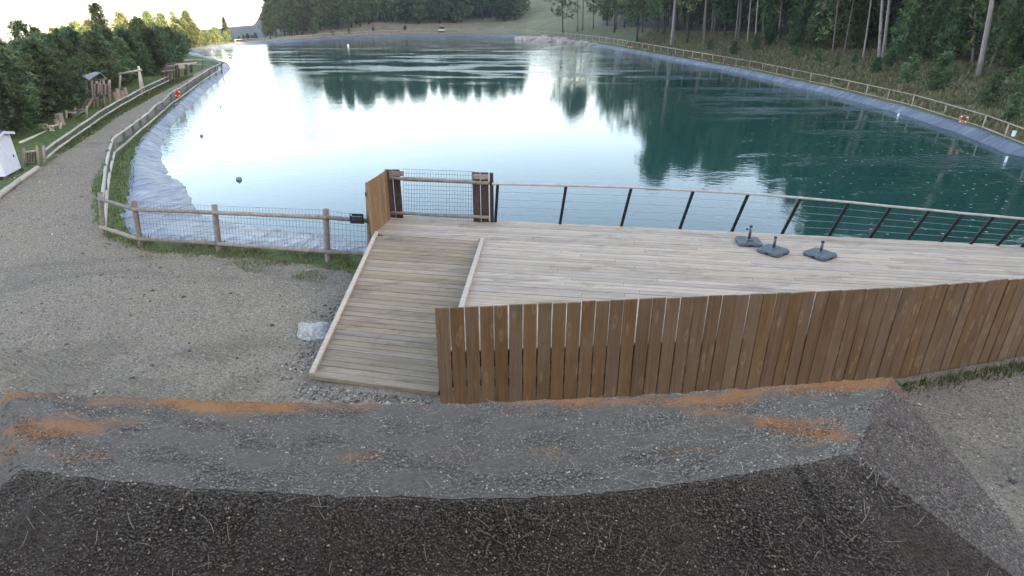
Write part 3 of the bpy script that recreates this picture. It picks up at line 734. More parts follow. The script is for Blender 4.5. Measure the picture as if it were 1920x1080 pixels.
# ------------------------------------------------------------------ pines
def pine(name, seed, h, base, rad, nb, ncl, leaf, per, style, barks=None):
    """trunk + crown meshes of one pine, origin at the foot; style: 'tall', 'bushy', 'spire'"""
    rs = np.random.default_rng(seed); b = MB(); rnd = random.Random(seed)
    r0 = h * .0095 + .02
    n = 9; bend = [rnd.uniform(-.02, .02) * h for _ in range(2)]
    spine = lambda t: Vector((bend[0] * math.sin(t * 2.6), bend[1] * math.sin(t * 3.1 + .4), t * h))
    b.tube([spine(t / n) - Vector((0, 0, .4 if t == 0 else 0)) for t in range(n + 1)], [r0 * (1.25 if t == 0 else 1) * (1 - .9 * t / n) + .012 for t in range(n + 1)], 8, .05)
    cen, dirs, size = [], [], []
    for i in range(nb):
        f = (i + rnd.random()) / nb
        t = base + (1 - base) * f ** .9
        if style == 'tall': prof_ = math.sin(math.pi * (.18 + .80 * f)) ** .7 * (.75 + .5 * rnd.random())
        elif style == 'spire': prof_ = (1 - f) ** .8 * (.8 + .4 * rnd.random()) + .05
        else: prof_ = (1 - f) ** (.8 if seed % 2 else .62) * (.75 + .45 * rnd.random()) * (.55 + .45 * min(1, f * 5)) + .08
        L = rad * prof_; az = i * 2.4 + rnd.uniform(-.5, .5); p0 = spine(t)
        up = {'tall': .22, 'bushy': .42, 'spire': -.06}[style] + .55 * f + rnd.uniform(-.15, .15)
        d = Vector((math.cos(az), math.sin(az), up)).normalized()
        p1 = p0 + d * L * .55; p2 = p0 + d * L + Vector((0, 0, (.06 if style != 'spire' else -.05) * L))
        b.tube([p0, p1, p2], [max(.012, r0 * .3 * (1 - t * .7)), max(.009, r0 * .17 * (1 - t * .7)), .006], 4, cap=False)
        kk = max(2, int(ncl * (.4 + L / rad)))
        for j in range(kk):
            s = (.25 if style != 'tall' else .35) + (.8 if style != 'tall' else .7) * ((j + rnd.random()) / kk)
            c = p0.lerp(p1, min(1, s / .55)) if s < .55 else p1.lerp(p2, (s - .55) / .45)
            sp_ = L * .16 + .05
            cen.append(c + Vector((rnd.gauss(0, sp_), rnd.gauss(0, sp_), rnd.gauss(0, sp_ * .6)))); dirs.append(d); size.append(.75 + .5 * rnd.random())
    top = spine(1.0)
    for j in range(4): cen.append(top - Vector((0, 0, .06 * h * j / 4))); dirs.append(Vector((0, 0, 1))); size.append(.6)
    cen = np.array([tuple(c) for c in cen]); dirs = np.array([tuple(d) for d in dirs]); size = np.array(size); m = len(cen)
    # each clump: `per` narrow needle-sprays fanning out and upward
    C = np.repeat(cen, per, 0); D = np.repeat(dirs, per, 0); S = np.repeat(size, per)[:, None]
    fan = D * .55 + rs.normal(0, .75, C.shape) + np.array([0, 0, .28]); fan /= np.linalg.norm(fan, axis=1, keepdims=True) + 1e-6
    side = np.cross(fan, rs.normal(0, 1, C.shape)); side /= np.linalg.norm(side, axis=1, keepdims=True) + 1e-6
    LL = leaf * S * rs.uniform(.6, 1.25, (len(C), 1)); W = LL * rs.uniform(.10, .19, (len(C), 1))
    C = C + rs.normal(0, leaf * .22, C.shape)
    v = np.stack([C - side * W * .35, C + fan * LL * .55 + side * W, C + fan * LL, C + fan * LL * .5 - side * W], 1).reshape(-1, 3)
    f = np.arange(len(v)).reshape(-1, 4)
    clump = np.repeat(rs.uniform(.35, 1.6, m), per)[:, None]; hue = np.repeat(rs.uniform(0, 1, m), per)[:, None]
    g0 = np.array([.066, .132, .070]); g1 = np.array([.130, .170, .074]); cc = (g0 + (g1 - g0) * hue) * clump * rs.uniform(.8, 1.2, (len(C), 1))
    crown = npmesh('crown', v, f, np.repeat(cc, 4, 0)); crown.materials.append(M['needles'])
    tm = bpy.data.meshes.new('trunk'); tm.from_pydata(b.v, [], b.f); tm.materials.append(barks or M['bark']); tm.polygons.foreach_set('use_smooth', [True] * len(tm.polygons))
    return dict(name=name, h=h, trunk=tm, crown=crown)
def plant(kind, p, height_, label, group, lean=(0, 0), rz=None, wide=1.0, cat='tree'):
    s = height_ / kind['h']
    r_ = bpy.data.objects.new(kind['name'], None); COL.objects.link(r_); r_.location = p; r_.empty_display_size = .3
    r_.rotation_euler = (lean[0], lean[1], 0)
    tag(r_, label, cat, group)
    z = random.uniform(0, 6.28) if rz is None else rz
    for nm in ('trunk', 'crown'):
        o = bpy.data.objects.new(nm, kind[nm]); COL.objects.link(o); o.parent = r_; o.scale = (s * wide, s * wide, s); o.rotation_euler.z = z
    return r_
TALL = [pine('pine_tree', 11 + i, 15, (.42, .5, .36, .55)[i], (2.9, 2.5, 3.1, 2.4)[i], 58, 10, .46, 13, 'tall', M['bark']) for i in range(4)]
PALE = [pine('pine_tree', 22 + i, 15, (.52, .46)[i], 2.3, 50, 10, .46, 13, 'tall', M['bark_pale']) for i in range(2)]
OPEN = [pine('pine_tree', 91 + i, 13, (.2, .3)[i], (3.6, 3.1)[i], (34, 30)[i], 9, .5, 12, 'tall', M['bark_dark']) for i in range(2)]
FARP = [pine('pine_tree', 31 + i, 15, (.05, .08, .16)[i], (3.3, 3.0, 2.8)[i], 76, 9, .62, 10, 'bushy', M['bark_dark']) for i in range(3)]
BUSH = [pine('pine_tree', 51 + i, 6.5, .04, (2.3, 2.0, 2.6, 1.8)[i], 95, 11, .30, 12, 'bushy', M['bark_dark']) for i in range(4)]
SPIRE = [pine('spruce_tree', 71, 9, .05, 2.0, 110, 8, .30, 12, 'spire', M['bark_dark'])]
SMALL = [pine('young_pine', 81 + i, 2.2, .02, .85, 44, 8, .20, 9, 'bushy', M['bark_dark']) for i in range(2)]

def project(p):
    rel = Vector(p) - Vector((0, 0, CAM_Z)); fw_ = rel.y * cp - rel.z * sp
    return (960 + FPX * rel.x / fw_, 540 - FPX * (rel.y * sp + rel.z * cp) / fw_) if fw_ > .1 else (-9999, -9999)
def leanfor(px): return (random.uniform(-.02, .02), -.15 * (px - 960) / 900 + random.uniform(-.02, .02))

# left wood: young bushy pines beyond the play area; crowns reach about eye level of the lens
LFT = []
skyl = [(0, 95), (30, 62), (60, 72), (120, 58), (190, 40), (240, 34), (300, 32), (350, 30), (400, 42), (440, 52)]
def skyline(px): return float(np.interp(px, [a for a, _ in skyl], [b_ for _, b_ in skyl]))
NLEFT = 0
def left_tree(px, pyb, ty, label, group, dy=0):
    global NLEFT
    p = GT(px, pyb); y = p.y + dy; x = p.x * y / p.y; z = hz(x, y); h_ = V(px, ty, y).z - z
    if h_ < 2.2 or any((x - q[0]) ** 2 + (y - q[1]) ** 2 < 1.2 for q in LFT): return
    LFT.append((x, y)); NLEFT += 1
    plant(random.choice(BUSH), (x, y, z), h_, label, group, leanfor(px), wide=random.uniform(.85, 1.15) * min(1.25, max(.72, 5.2 / h_)))
edge = [(-40, 275), (20, 257), (70, 234), (105, 213), (150, 190), (215, 167), (262, 149), (300, 138), (338, 116), (346, 97), (380, 89), (436, 81)]
def edge_y(px): return float(np.interp(px, [e[0] for e in edge], [e[1] for e in edge]))
px = -30.0; nth = 0
words = ['cut by the left picture edge', 'above the white shed', 'right of the white shed roof', 'behind the log beam', 'behind the two rings', 'behind the log stumps', 'left of the round platform', 'behind the round platform', 'left of the play tower', 'right behind the play tower roof', 'just right of the play tower', 'left of the swing frame', 'behind the swing beam', 'behind the tall swing pole', 'right of the swing pole', 'left of the stepped bench', 'behind the stepped bench', 'at the far corner of the path', 'beyond the pond corner', 'on the far bank beyond the corner', 'second last before the gap', 'last before the gap', 'by the gap', 'at the gap', 'beside the gap with the distant hill', 'in front of the narrow spruce spire', 'under the narrow spruce spire', 'at the very end']
while px < 432:
    left_tree(px, edge_y(px) - random.uniform(0, 3), skyline(max(px, 0)) + random.uniform(18, 62) * (1 if px < 330 else .35), 'front row pine of the left wood, ' + words[min(nth, len(words) - 1)], 'front pines of the left wood'); nth += 1
    px += random.uniform(15, 26)
for row, (dy0, dy1, n_) in enumerate(((3, 8, 24), (8, 18, 26), (16, 36, 18))):
    for k_ in range(n_):
        px = -40 + 474 * (k_ + random.random()) / n_
        if px > 340: dy_ = random.uniform(dy0, dy1) * 1.3
        else: dy_ = random.uniform(dy0, dy1)
        left_tree(px, edge_y(px), skyline(max(px, 0)) + random.uniform(4, 34) * (1 if row < 2 else .5), 'green pine deep inside the wood on the left', 'inner pines of the left wood', dy_)
print('left trees', NLEFT)
def single(kind, px, ytop, y, label, wide=1.0, group=None):
    x = V(px, 60, y).x; z = hz(x, y); zt = V(px, ytop, y).z
    return plant(kind, (x, y, z), zt - z, label, group, (0, 0), wide=wide)
single(TALL[1], 190, 10, 62, 'tallest dark pine with a thin spiky top above the left wood', .75)
single(TALL[0], 38, 44, 40, 'dark ragged pine top standing out at the far left against the sky', .8)
single(TALL[3], 68, 55, 44, 'smaller dark ragged pine beside the spiky one at far left', .7)
single(SPIRE[0], 423, 32, 150, 'narrow spruce spire at the right end of the left wood', 1.0)
for i, (px, yt, y) in enumerate([(118, 50, 80), (145, 44, 86), (232, 27, 92), (258, 32, 97), (282, 24, 104), (306, 28, 112), (330, 24, 120), (354, 23, 128), (168, 42, 90), (98, 54, 84)]):
    single(BUSH[i % 4] if i % 3 else FARP[0], px, yt, y, 'sunlit yellow green pine rising behind the left wood', 1.0, 'sunlit pines behind the left wood')
for i, (px, yt) in enumerate([(446, 68), (455, 66), (463, 63), (471, 66), (478, 62)]):
    single(BUSH[i % 4], px, yt, 150 + 3 * i, 'small sunlit yellow tree in the gap beyond the far pond corner', 1.2, 'sunlit trees in the gap')
single(SPIRE[0], 489, 72, 165, 'tiny dark spruce standing alone in the gap beyond the pond')

# far wood behind the far shore
front = [(498, 76), (560, 66), (620, 58), (720, 47), (830, 45), (900, 40), (962, 33)]
def fy(px): return float(np.interp(px, [a for a, _ in front], [b_ for _, b_ in front]))
FAR = []; tries = 0
while len(FAR) < 84 and tries < 4000:
    tries += 1
    px = random.uniform(496, 978); row = random.random() ** 1.3; py = fy(px) - row * (22 if px > 600 else 9)
    p = GT(px, py)
    if any((p.x - q.x) ** 2 + (p.y - q.y) ** 2 < 14 for q in FAR): continue
    FAR.append(p); hh = random.uniform(13, 19) * float(np.interp(px, [496, 520, 560, 620], [.55, .75, .9, 1.05]))
    plant(random.choice(FARP), p, hh, 'dark pine standing at the edge of the far wood' if row < .3 else 'dark pine inside the far wood behind the pond', 'edge pines of the far wood' if row < .3 else 'inner pines of the far wood', leanfor(px), wide=random.uniform(1.1, 1.45))
for px, py, hh, lab in [(590, 66, 4.0, 'pale young pine in front of the far wood, left of the bank'), (966, 37, 9, 'round bushy pine at the meadow edge of the far wood'), (945, 40, 11, 'bushy pine beside the round one at the meadow edge')]:
    plant(BUSH[1], GT(px, py), hh, lab, None, wide=1.3)

# right wood: named trunks first, then the mass behind
def trunk(px, py, hh, kind, label, lean=None, wide=1.0):
    p = GT(px, py); RGT.append(p)
    return plant(kind, p, hh, label, None, lean or leanfor(px), wide=wide)
RGT = []
trunk(1056, 62, 15, OPEN[0], 'leftmost pine of the group on the meadow edge')
trunk(1083, 60, 18, TALL[0], 'pine with two close trunks at the meadow edge', wide=.9)
trunk(1092, 57, 17, TALL[1], 'pine just right of the close pair at the meadow edge', wide=.9)
trunk(1152, 62, 14, OPEN[1], 'bushy green pine over the bright track')
trunk(1193, 82, 13, OPEN[0], 'broad low branched pine overhanging the shore fence', wide=1.25)
trunk(1257, 88, 20, PALE[0], 'left one of two tall bare pale trunks close together', (0, -.05), .8)
trunk(1263, 86, 20, PALE[1], 'right one of two tall bare pale trunks close together', (0, -.035), .8)
trunk(1288, 82, 16, OPEN[1], 'pine right of the two tall bare trunks')
trunk(1321, 84, 17, TALL[3], 'straight pine in the gap of the right wood above the shore')
trunk(1378, 86, 17, TALL[0], 'straight dark pine left of the dense dark gap', wide=.8)
trunk(1402, 82, 17, PALE[0], 'thin pale pine in front of the dense dark gap', wide=.7)
trunk(1416, 84, 16, PALE[1], 'thin pale pine right of the dense dark gap', wide=.7)
trunk(1560, 104, 13, TALL[3], 'crooked thin pine trunk on the heath bank', wide=.7)
trunk(1582, 104, 12, TALL[1], 'thin leaning pine trunk on the heath bank', (0, -.03), .6)
trunk(1617, 110, 13, PALE[0], 'slender pale pine left of the forked pair', wide=.65)
trunk(1650, 118, 17, PALE[1], 'left pale trunk of the forked pair on the right bank', (0, -.17), .85)
trunk(1655, 117, 17, PALE[0], 'right leaning pale trunk of the forked pair on the right bank', (0, -.10), .85)
trunk(1825, 118, 16, PALE[1], 'thin pale pine behind the thickest trunk on the right', (0, -.2), .7)
trunk(1833, 148, 17, PALE[0], 'thickest pale trunk standing nearest on the right bank', (0, -.19), 1.0)
trunk(1850, 143, 6, TALL[3], 'short leaning pine right of the thickest trunk', (0, .1), .8)
trunk(1868, 146, 6, TALL[1], 'short crooked pine at the right picture edge', (0, .05), .8)
tries = 0; NR = 0
while NR < 112 and tries < 6000:
    tries += 1
    px = random.uniform(1100, 2060); fr = float(np.interp(px, [1100, 1250, 1450, 1650, 1850, 2060], [56, 68, 84, 100, 122, 160]))
    row = random.random(); py = fr - row * float(np.interp(px, [1100, 1300, 1900], [14, 40, 92]))
    p = GT(px, py)
    if p.y > 170 or any((p.x - q.x) ** 2 + (p.y - q.y) ** 2 < 4.5 for q in RGT): continue
    if 1100 < px < 1240 and random.random() < .45: continue
    RGT.append(p); NR += 1
    k_ = random.choice(TALL) if row < .3 and random.random() < (.7 if px > 1290 else .25) else random.choice(FARP if px > 1290 or row > .5 else OPEN)
    plant(k_, p, random.uniform(13, 18.5) if px > 1240 else random.uniform(10, 13), 'pine at the shaded edge of the right wood' if row < .35 else 'dark pine deep inside the right wood', 'edge pines of the right wood' if row < .35 else 'inner pines of the right wood', leanfor(px))
print('right trees', NR, tries)
for i, (px, py, hh) in enumerate([(1495, 92, 6.5), (1528, 96, 5.5), (1415, 96, 2.2), (1440, 90, 4), (1690, 118, 6.0), (1770, 120, 5.2), (1905, 150, 5.5), (1600, 96, 4.5), (1740, 112, 5.0), (1880, 128, 6.0)]):
    plant(BUSH[i % 4], GT(px, py), hh, ['pale spreading young pine left of the thin trunks', 'second spreading young pine next to the thin trunks', 'small low pine above the shore fence bend', 'young pine below the dense dark gap', 'pale green young pine right of the forked pair', 'young pine midway between forked pair and thickest trunk', 'young pine cut by the right picture edge', 'young pine behind the crooked thin trunks', 'young pine in shade right of the pale green one', 'dark young pine behind the thickest trunk'][i], None, wide=.9)
for i, (px, py, hh) in enumerate([(1530, 118, 1.3), (1565, 128, 1.0), (1700, 160, 2.0), (1755, 175, 2.4), (1850, 205, 1.8), (1905, 190, 1.8), (1490, 108, 1.2), (1640, 140, 1.3), (1600, 122, 1.0), (1890, 235, 1.4), (1665, 128, 1.4), (1375, 104, 1.6), (1330, 96, 1.4), (760, 58, 1.5), (700, 60, 1.2), (655, 64, 1.6), (625, 67, 1.6)]):
    plant(SMALL[i % 2], GT(px, py), hh, 'small young pine shrub on the heath bank above the shore fence' if px > 1300 else 'tiny dark shrub on the tan bank behind the far shore', 'shrubs on the heath bank' if px > 1300 else 'shrubs on the tan bank', cat='shrub')

ORD = 'first second third fourth fifth sixth seventh eighth ninth tenth eleventh twelfth thirteenth fourteenth fifteenth sixteenth seventeenth eighteenth nineteenth twentieth'.split()
TENS = {20: 'twenty', 30: 'thirty', 40: 'forty', 50: 'fifty', 60: 'sixty'}
def ordinal(n):
    if n <= 20: return ORD[n - 1]
    t_, u = n // 10 * 10, n % 10
    return TENS[t_] + '-' + ORD[u - 1] if u else TENS[t_][:-1] + 'ieth'
def relabel(group, text):                                            # tell the members of a row apart by their place along it
    m_ = sorted((o for o in bpy.data.objects if o.get('group') == group), key=lambda o: project(o.location)[0])
    for i, o in enumerate(m_): o['label'] = text.format(ordinal(i + 1))
relabel('edge pines of the far wood', 'dark pine at the edge of the far wood, {} from its left end')
relabel('edge pines of the right wood', 'pine at the shaded edge of the right wood, {} from the meadow side')
relabel('shrubs on the heath bank', 'small pine shrub on the heath bank, {} from the left')
relabel('shrubs on the tan bank', 'tiny dark shrub on the tan far bank, {} from the left')
relabel('sunlit pines behind the left wood', 'sunlit yellow green pine behind the left wood, {} from the left')
relabel('sunlit trees in the gap', 'small sunlit yellow tree in the gap, {} from the left')

# ------------------------------------------------------------------ hipped roof just below the viewpoint
ridge = [G(*p, 4.2) for p in [(40, 880), (180, 897), (400, 918), (640, 931), (960, 935), (1200, 918), (1400, 888), (1520, 868), (1600, 850)]]
eavef = [G(*p, 3.93) for p in [(15, 735), (180, 742), (400, 752), (640, 758), (900, 757), (1150, 745), (1350, 732), (1520, 719), (1672, 708)]]
def ragged(P_, n_, amp, seed):                                       # crumbled edge: densify and jitter
    rr = random.Random(seed); out = []
    for i in range(n_ + 1):
        x = i / n_ * (len(P_) - 1); k_ = min(int(x), len(P_) - 2); p = P_[k_].lerp(P_[k_ + 1], x - k_)
        e_ = 0 if i in (0, n_) else 1; out.append(p + Vector((0, rr.gauss(0, amp) * e_, rr.gauss(0, amp * .6) * e_)))
    return out
ridge = ragged(ridge, 110, .0022, 3); eavef = ragged(eavef, 110, .004, 4)
RE, LE = ridge[-1], ridge[0]
NC = RE + Vector((.323, -.2, -.2)) * 1.62; NCL = LE + Vector((-.62, -.42, -.44))
eaven = [NCL.lerp(NC, i / 8) + Vector((0, 0, -.1 * math.sin(math.pi * i / 8))) for i in range(9)]
roof = thing('hipped_roof', (0, 1.3, 3.7), 'gritty grey bitumen roof with orange lichen right below the viewpoint', 'roof')
def surf(A, B, nu, nv, amp, name, seed):
    """grid between polylines A and B; returns object and sampler"""
    def pl(P_, t):
        x = t * (len(P_) - 1); i = min(int(x), len(P_) - 2); return P_[i].lerp(P_[i + 1], x - i)
    def at(u, v): return pl(A, u).lerp(pl(B, u), v)
    vs_ = []
    for j in range(nv + 1):
        for i in range(nu + 1):
            p = at(i / nu, j / nv); e_ = min(1, 6 * min(j, nv - j) / nv + .3)
            p = p + Vector((0, 0, amp * e_ * float(vnoise(p.x, p.y * 2, 9, seed)))); vs_.append(tuple(p - Vector(roof.location)))
    fs_ = [(j * (nu + 1) + i, j * (nu + 1) + i + 1, (j + 1) * (nu + 1) + i + 1, (j + 1) * (nu + 1) + i) for j in range(nv) for i in range(nu)]
    me = bpy.data.meshes.new(name); me.from_pydata(vs_, [], fs_)
    link(name, me, M['bitumen'], roof, True); return at
g = NG('bitumen sheet'); P = g.pos()
def lichen(g, P):                                                     # orange crust along the outer edge and in loose spots
    sx = g.n('SeparateXYZ'); g.l(P, sx.inputs[0])
    n_ = g.noise(g.map(P, (2.2, 5.0, 1)), 1.0, 6, .75); e_ = g.math('MULTIPLY', g.maprange(sx.outputs[1], 1.60, 1.84), .17)
    for c_, r_, k_ in (((-1.38, 1.46, 4.08), .34, .19), ((-1.12, 1.66, 4.0), .26, .13), ((-1.75, 1.75, 3.95), .30, .06), ((-.95, 1.74, 3.96), .35, .14), ((.84, 1.38, 4.1), .20, .26), ((.72, 1.66, 4.0), .30, .17), ((.1, 1.5, 4.05), .35, .07)):
        d_ = g.n('VectorMath', operation='DISTANCE'); g.l(P, d_.inputs[0]); d_.inputs[1].default_value = c_
        e_ = g.math('ADD', e_, g.maprange(d_.outputs['Value'], r_, 0.0, 0, k_))
    fb = g.noise(P, 55, 3, .7)
    return g.math('MULTIPLY', g.maprange(sx.outputs[1], 1.14, 1.30), g.maprange(g.math('MULTIPLY_ADD', fb, .22, g.math('ADD', e_, n_)), .70, .90))
vv_ = g.vor(P, 150); n_ = g.noise(P, 60, 4, .7)
c = g.ramp(n_, [(.3, (.064, .049, .038)), (.7, (.150, .118, .091))])
c = g.mix(g.math('MULTIPLY', lichen(g, P), .85), c, (.36, .125, .03))
M['bitumen'] = g.fin(c, .8, g.bump(vv_, .8, .004), .25)
g = NG('roof grit'); P = g.pos(); c = g.attr('tint'); c = g.mix(g.math('MULTIPLY', lichen(g, P), g.maprange(g.noise(P, 140, 2), .25, .5)), c, (.42, .15, .04))
n_ = g.noise(P, 500, 2); M['granules'] = g.fin(g.mix(g.maprange(n_, .4, .7, 0, .3), c, (.03, .03, .03)), .65, None, .35)
at_far = surf(ridge, eavef, 110, 8, .006, 'far_slope', 1)
at_near = surf(eaven, ridge, 110, 8, .006, 'near_slope', 2)
at_right = surf([RE.lerp(NC, t / 4) for t in range(5)], [eavef[-1].lerp(NC, t / 4) for t in range(5)], 12, 8, .004, 'hip_slope', 3)
at_left = surf([eavef[0].lerp(NCL, t / 4) for t in range(5)], [LE.lerp(NCL, t / 4) for t in range(5)], 12, 8, .004, 'hip_slope', 4)
def pebbles(P0, Nrm, size, cols, flat=.6):
    """low lumps of 9 points each lying on the surface"""
    n = len(P0); rs = RNG
    a = rs.normal(0, 1, (n, 3)); t1 = np.cross(Nrm, a); t1 /= np.linalg.norm(t1, axis=1, keepdims=True) + 1e-9; t2 = np.cross(Nrm, t1)
    V_ = []
    asp = rs.uniform(.65, 1.35, (n, 1))
    for k_ in range(4):
        an = math.pi / 2 * k_ + rs.uniform(-.35, .35, (n, 1)); r_ = size[:, None] * rs.uniform(.75, 1.2, (n, 1))
        V_.append(P0 + (t1 * np.cos(an) * asp + t2 * np.sin(an) / asp) * r_ - Nrm * size[:, None] * .25)
    for k_ in range(4):
        an = math.pi / 2 * k_ + .5 + rs.uniform(-.35, .35, (n, 1)); r_ = size[:, None] * rs.uniform(.6, .95, (n, 1))
        V_.append(P0 + (t1 * np.cos(an) * asp + t2 * np.sin(an) / asp) * r_ + Nrm * size[:, None] * flat * rs.uniform(.4, .9, (n, 1)))
    V_.append(P0 + Nrm * size[:, None] * flat * rs.uniform(.9, 1.25, (n, 1)))
    v = np.stack(V_, 1).reshape(-1, 3)
    T = []
    for k_ in range(4):
        k2 = (k_ + 1) % 4; T += [(k_, k2, 4 + k_), (k2, 4 + k2, 4 + k_), (4 + k_, 4 + k2, 8)]
    f = (np.array(T)[None] + (np.arange(n) * 9)[:, None, None]).reshape(-1, 3)
    return v, f, np.repeat(cols, 9, 0)
def greys(n, lo, hi, light=.04, warm=.0):
    v = RNG.uniform(lo, hi, n) ** 1.0; m = RNG.random(n) < light; v[m] = RNG.uniform(.38, .62, m.sum())
    return np.stack([v * (1 + warm), v * (1 + warm * .4), v * (1.0 - warm * .3)], -1) * RNG.uniform(.93, 1.07, (n, 3)) * np.array([1.06, .97, .83])
pos_, nor_, col_, siz_ = [], [], [], []
for at, n, nu, nv, lo, hi in ((at_far, 30000, 0, 0, .08, .28), (at_near, 36000, 0, 0, .07, .22), (at_right, 14000, 0, 0, .09, .30), (at_left, 2500, 0, 0, .07, .24)):
    uu, vv2 = RNG.random(n), RNG.random(n)
    for u, v in zip(uu, vv2):
        if at is at_near: v = 1 - v * v * .75 if v > .1 else v
        p = at(u, v); a1 = at(min(1, u + .01), v) - at(max(0, u - .01), v); a2 = at(u, min(1, v + .01)) - at(u, max(0, v - .01)); nn_ = a1.cross(a2)
        if nn_.z < 0: nn_ = -nn_
        if nn_.length < 1e-9: continue
        nn_.normalize(); pos_.append(tuple(p)); nor_.append(tuple(nn_))
        siz_.append(random.uniform(.0017, .0040))
    col_.append(greys(len(pos_) - sum(len(c_) for c_ in col_), lo, hi, .022, .17))
v, f, c = pebbles(np.array(pos_), np.array(nor_), np.array(siz_), np.concatenate(col_), .75)
v = v - np.array(roof.location)
o = link('grit', npmesh('grit', v, f, c), M['granules'], roof, True); o['kind'] = 'stuff'
b = MB(); b.box((-.18, 1.22, 1.85), (2.2, .9, 3.62)); b.build('wall', M['slat_dark'], roof)
# unseen wall of the viewpoint's building, added to shade the near roof slope
ch = thing('shade_building', (0, -1.9, 0), 'unseen dark timber building wall added behind the viewpoint to shade the roof', 'building')
for i in range(24):
    b = MB(); b.box((-.3, -1.9 + .01 * (i % 2), .2 + i * .34), (12, .12, .335)); b.build('wall_board', M['slat_dark'], ch)
b = MB(); b.box((-.3, -2.2, 8.4), (13.2, 1.6, .2), rx=-.35); b.build('roof', M['navy'], ch)
# pine needles fallen on the roof
b = MB()
def needle(at, u, v, L_, r_):
    p = at(u, v); a1 = (at(min(1, u + .02), v) - p); a2 = (at(u, min(1, v + .02)) - at(u, max(0, v - .02)))
    n_ = a1.cross(a2); 
    if n_.length < 1e-9 or a1.length < 1e-9: return
    n_.normalize(); n_ = -n_ if n_.z < 0 else n_; e1 = a1.normalized(); e2 = n_.cross(e1)
    t = random.uniform(0, 6.28); cv = random.uniform(-.35, .35); pts = []
    for k_ in range(4):
        s_ = (k_ / 3 - .5) * L_; pts.append(p + e1 * (math.cos(t) * s_ - math.sin(t) * cv * s_ * s_ / L_) + e2 * (math.sin(t) * s_ + math.cos(t) * cv * s_ * s_ / L_) + n_ * (.0045 + .002 * k_))
    b.tube(pts, [r_, r_, r_ * .9, r_ * .5], 4)
for _ in range(130):
    u = random.random(); needle(at_near, u, 1 - random.random() * .75, random.uniform(.02, .05), .0009)
    if random.random() < .25: needle(at_near, min(1, u + .004), 1 - random.random() * .6, random.uniform(.03, .05), .0009)
for _ in range(120): needle(at_far, random.random(), random.random(), random.uniform(.03, .06), .0009)
for _ in range(20): needle(at_right, random.random(), random.random(), random.uniform(.03, .05), .0006)
M['dry_needle'] = plain('dry pine needle', (.36, .31, .22), .7)
tag(b.build('fallen_needles', M['dry_needle']), 'dry pale pine needles scattered over the gritty roof', 'needles', kind='stuff')

# ------------------------------------------------------------------ parasol bases on the deck
def parasol(px, py, rz, label, knob, handle, tall):
    p = G(px, py, ZD + .004); t = thing('parasol_base', p, label, 'parasol base', 'parasol bases on the deck')
    def W(x, y, z): return p + Matrix.Rotation(rz, 3, 'Z') @ Vector((x, y, z))
    s_ = .235; ch = .045; b = MB()
    ringo = [(-s_ + ch, -s_), (s_ - ch, -s_), (s_, -s_ + ch), (s_, s_ - ch), (s_ - ch, s_), (-s_ + ch, s_), (-s_, s_ - ch), (-s_, -s_ + ch)]
    vs_ = [W(x, y, .012) for x, y in ringo] + [W(x, y, .055) for x, y in ringo] + [W(x * .93, y * .93, .075) for x, y in ringo]
    b.add(vs_, [tuple(reversed(range(8))), tuple(range(16, 24))] + [(8 * l + k_, 8 * l + (k_ + 1) % 8, 8 * l + 8 + (k_ + 1) % 8, 8 * l + 8 + k_) for l in (0, 1) for k_ in range(8)]); slab = b.build('slab', M['slate'], t, bevel=.004)
    b = MB(); vs_ = [W(x * .97, y * .97, z) for z in (0, .03) for x, y in ringo]; b.add(vs_, [tuple(reversed(range(8))), tuple(range(8, 16))] + [(k_, (k_ + 1) % 8, 8 + (k_ + 1) % 8, 8 + k_) for k_ in range(8)]); b.build('foot_rim', M['black'], t)
    b = MB(); b.tube([W(0, 0, .07), W(0, 0, .07 + tall)], .026, 16); b.build('tube', M['tubesteel'], t, True)
    b = MB(); b.lathe(W(0, 0, .072), [(.05, 0), (.05, .008), (.033, .022), (.03, .03)], 16); b.build('collar', M['tubesteel'], t, True)
    b = MB(); b.lathe(W(0, 0, .07 + tall), [(.03, -.02), (.032, .0), (.024, .006), (.022, -.03)], 16); b.build('rim', M['black'], t, True)
    if knob:
        b = MB(); b.tube([W(-.02, 0, tall), W(-.06, 0, tall)], .008, 8); b.tube([W(-.06, 0, tall), W(-.085, 0, tall)], .02, 10); b.build('clamp_knob', M['black'], t, True)
    if handle:
        b = MB(); b.tube([W(-.06, -.14, .072), W(-.045, -.14, .105), W(.045, -.14, .105), W(.06, -.14, .072)], .008, 8); b.build('handle', M['black'], t, True)
    for sx, sy in ((-1, 0), (0, -1)):
        b = MB(); c_ = W(sx * (s_ - .004), sy * (s_ - .004), .03); b.box(c_, (.08 if sy else .02, .02 if sy else .08, .022), rz); b.build('grip_slot', M['black'], slab)
parasol(1403, 456, R(-8), 'light slate parasol base nearest the railing with a raised tube and knob', True, True, .30)
parasol(1449, 473, R(38), 'middle slate parasol base turned diagonally with a flared tube end', False, False, .25)
parasol(1537, 480, R(32), 'rightmost slate parasol base with a short dark tube', False, False, .23)

# ------------------------------------------------------------------ sign plate on the near fence
sp0, sp1 = V(655, 400, nf[1][3].y - .10), V(683, 420, nf[1][3].y - .16)
spos = (sp0 + sp1) / 2; sign = thing('notice_plate', spos, 'small black notice plate fixed to the top rail of the mesh fence', 'sign')
sw, sh = (sp1.x - sp0.x), .235
b = MB(); b.box(spos, (sw, .012, sh), -.12); b.build('plate', M['black'], sign, bevel=.004)
for k_, (zz, wl) in enumerate([(.055, .72), (.022, .8), (-.002, .74), (-.026, .78), (-.05, .7)]):
    b = MB(); b.box(spos + Vector((0, -.0085, zz)), (sw * wl, .003, .006), -.12); b.build('text_line', M['steel'] if k_ else M['whiteplastic'], sign)
b = MB(); b.box(spos + Vector((-sw * .36, -.0095, .09)), (.03, .004, .03), -.12); b.build('mark', M['whiteplastic'], sign)

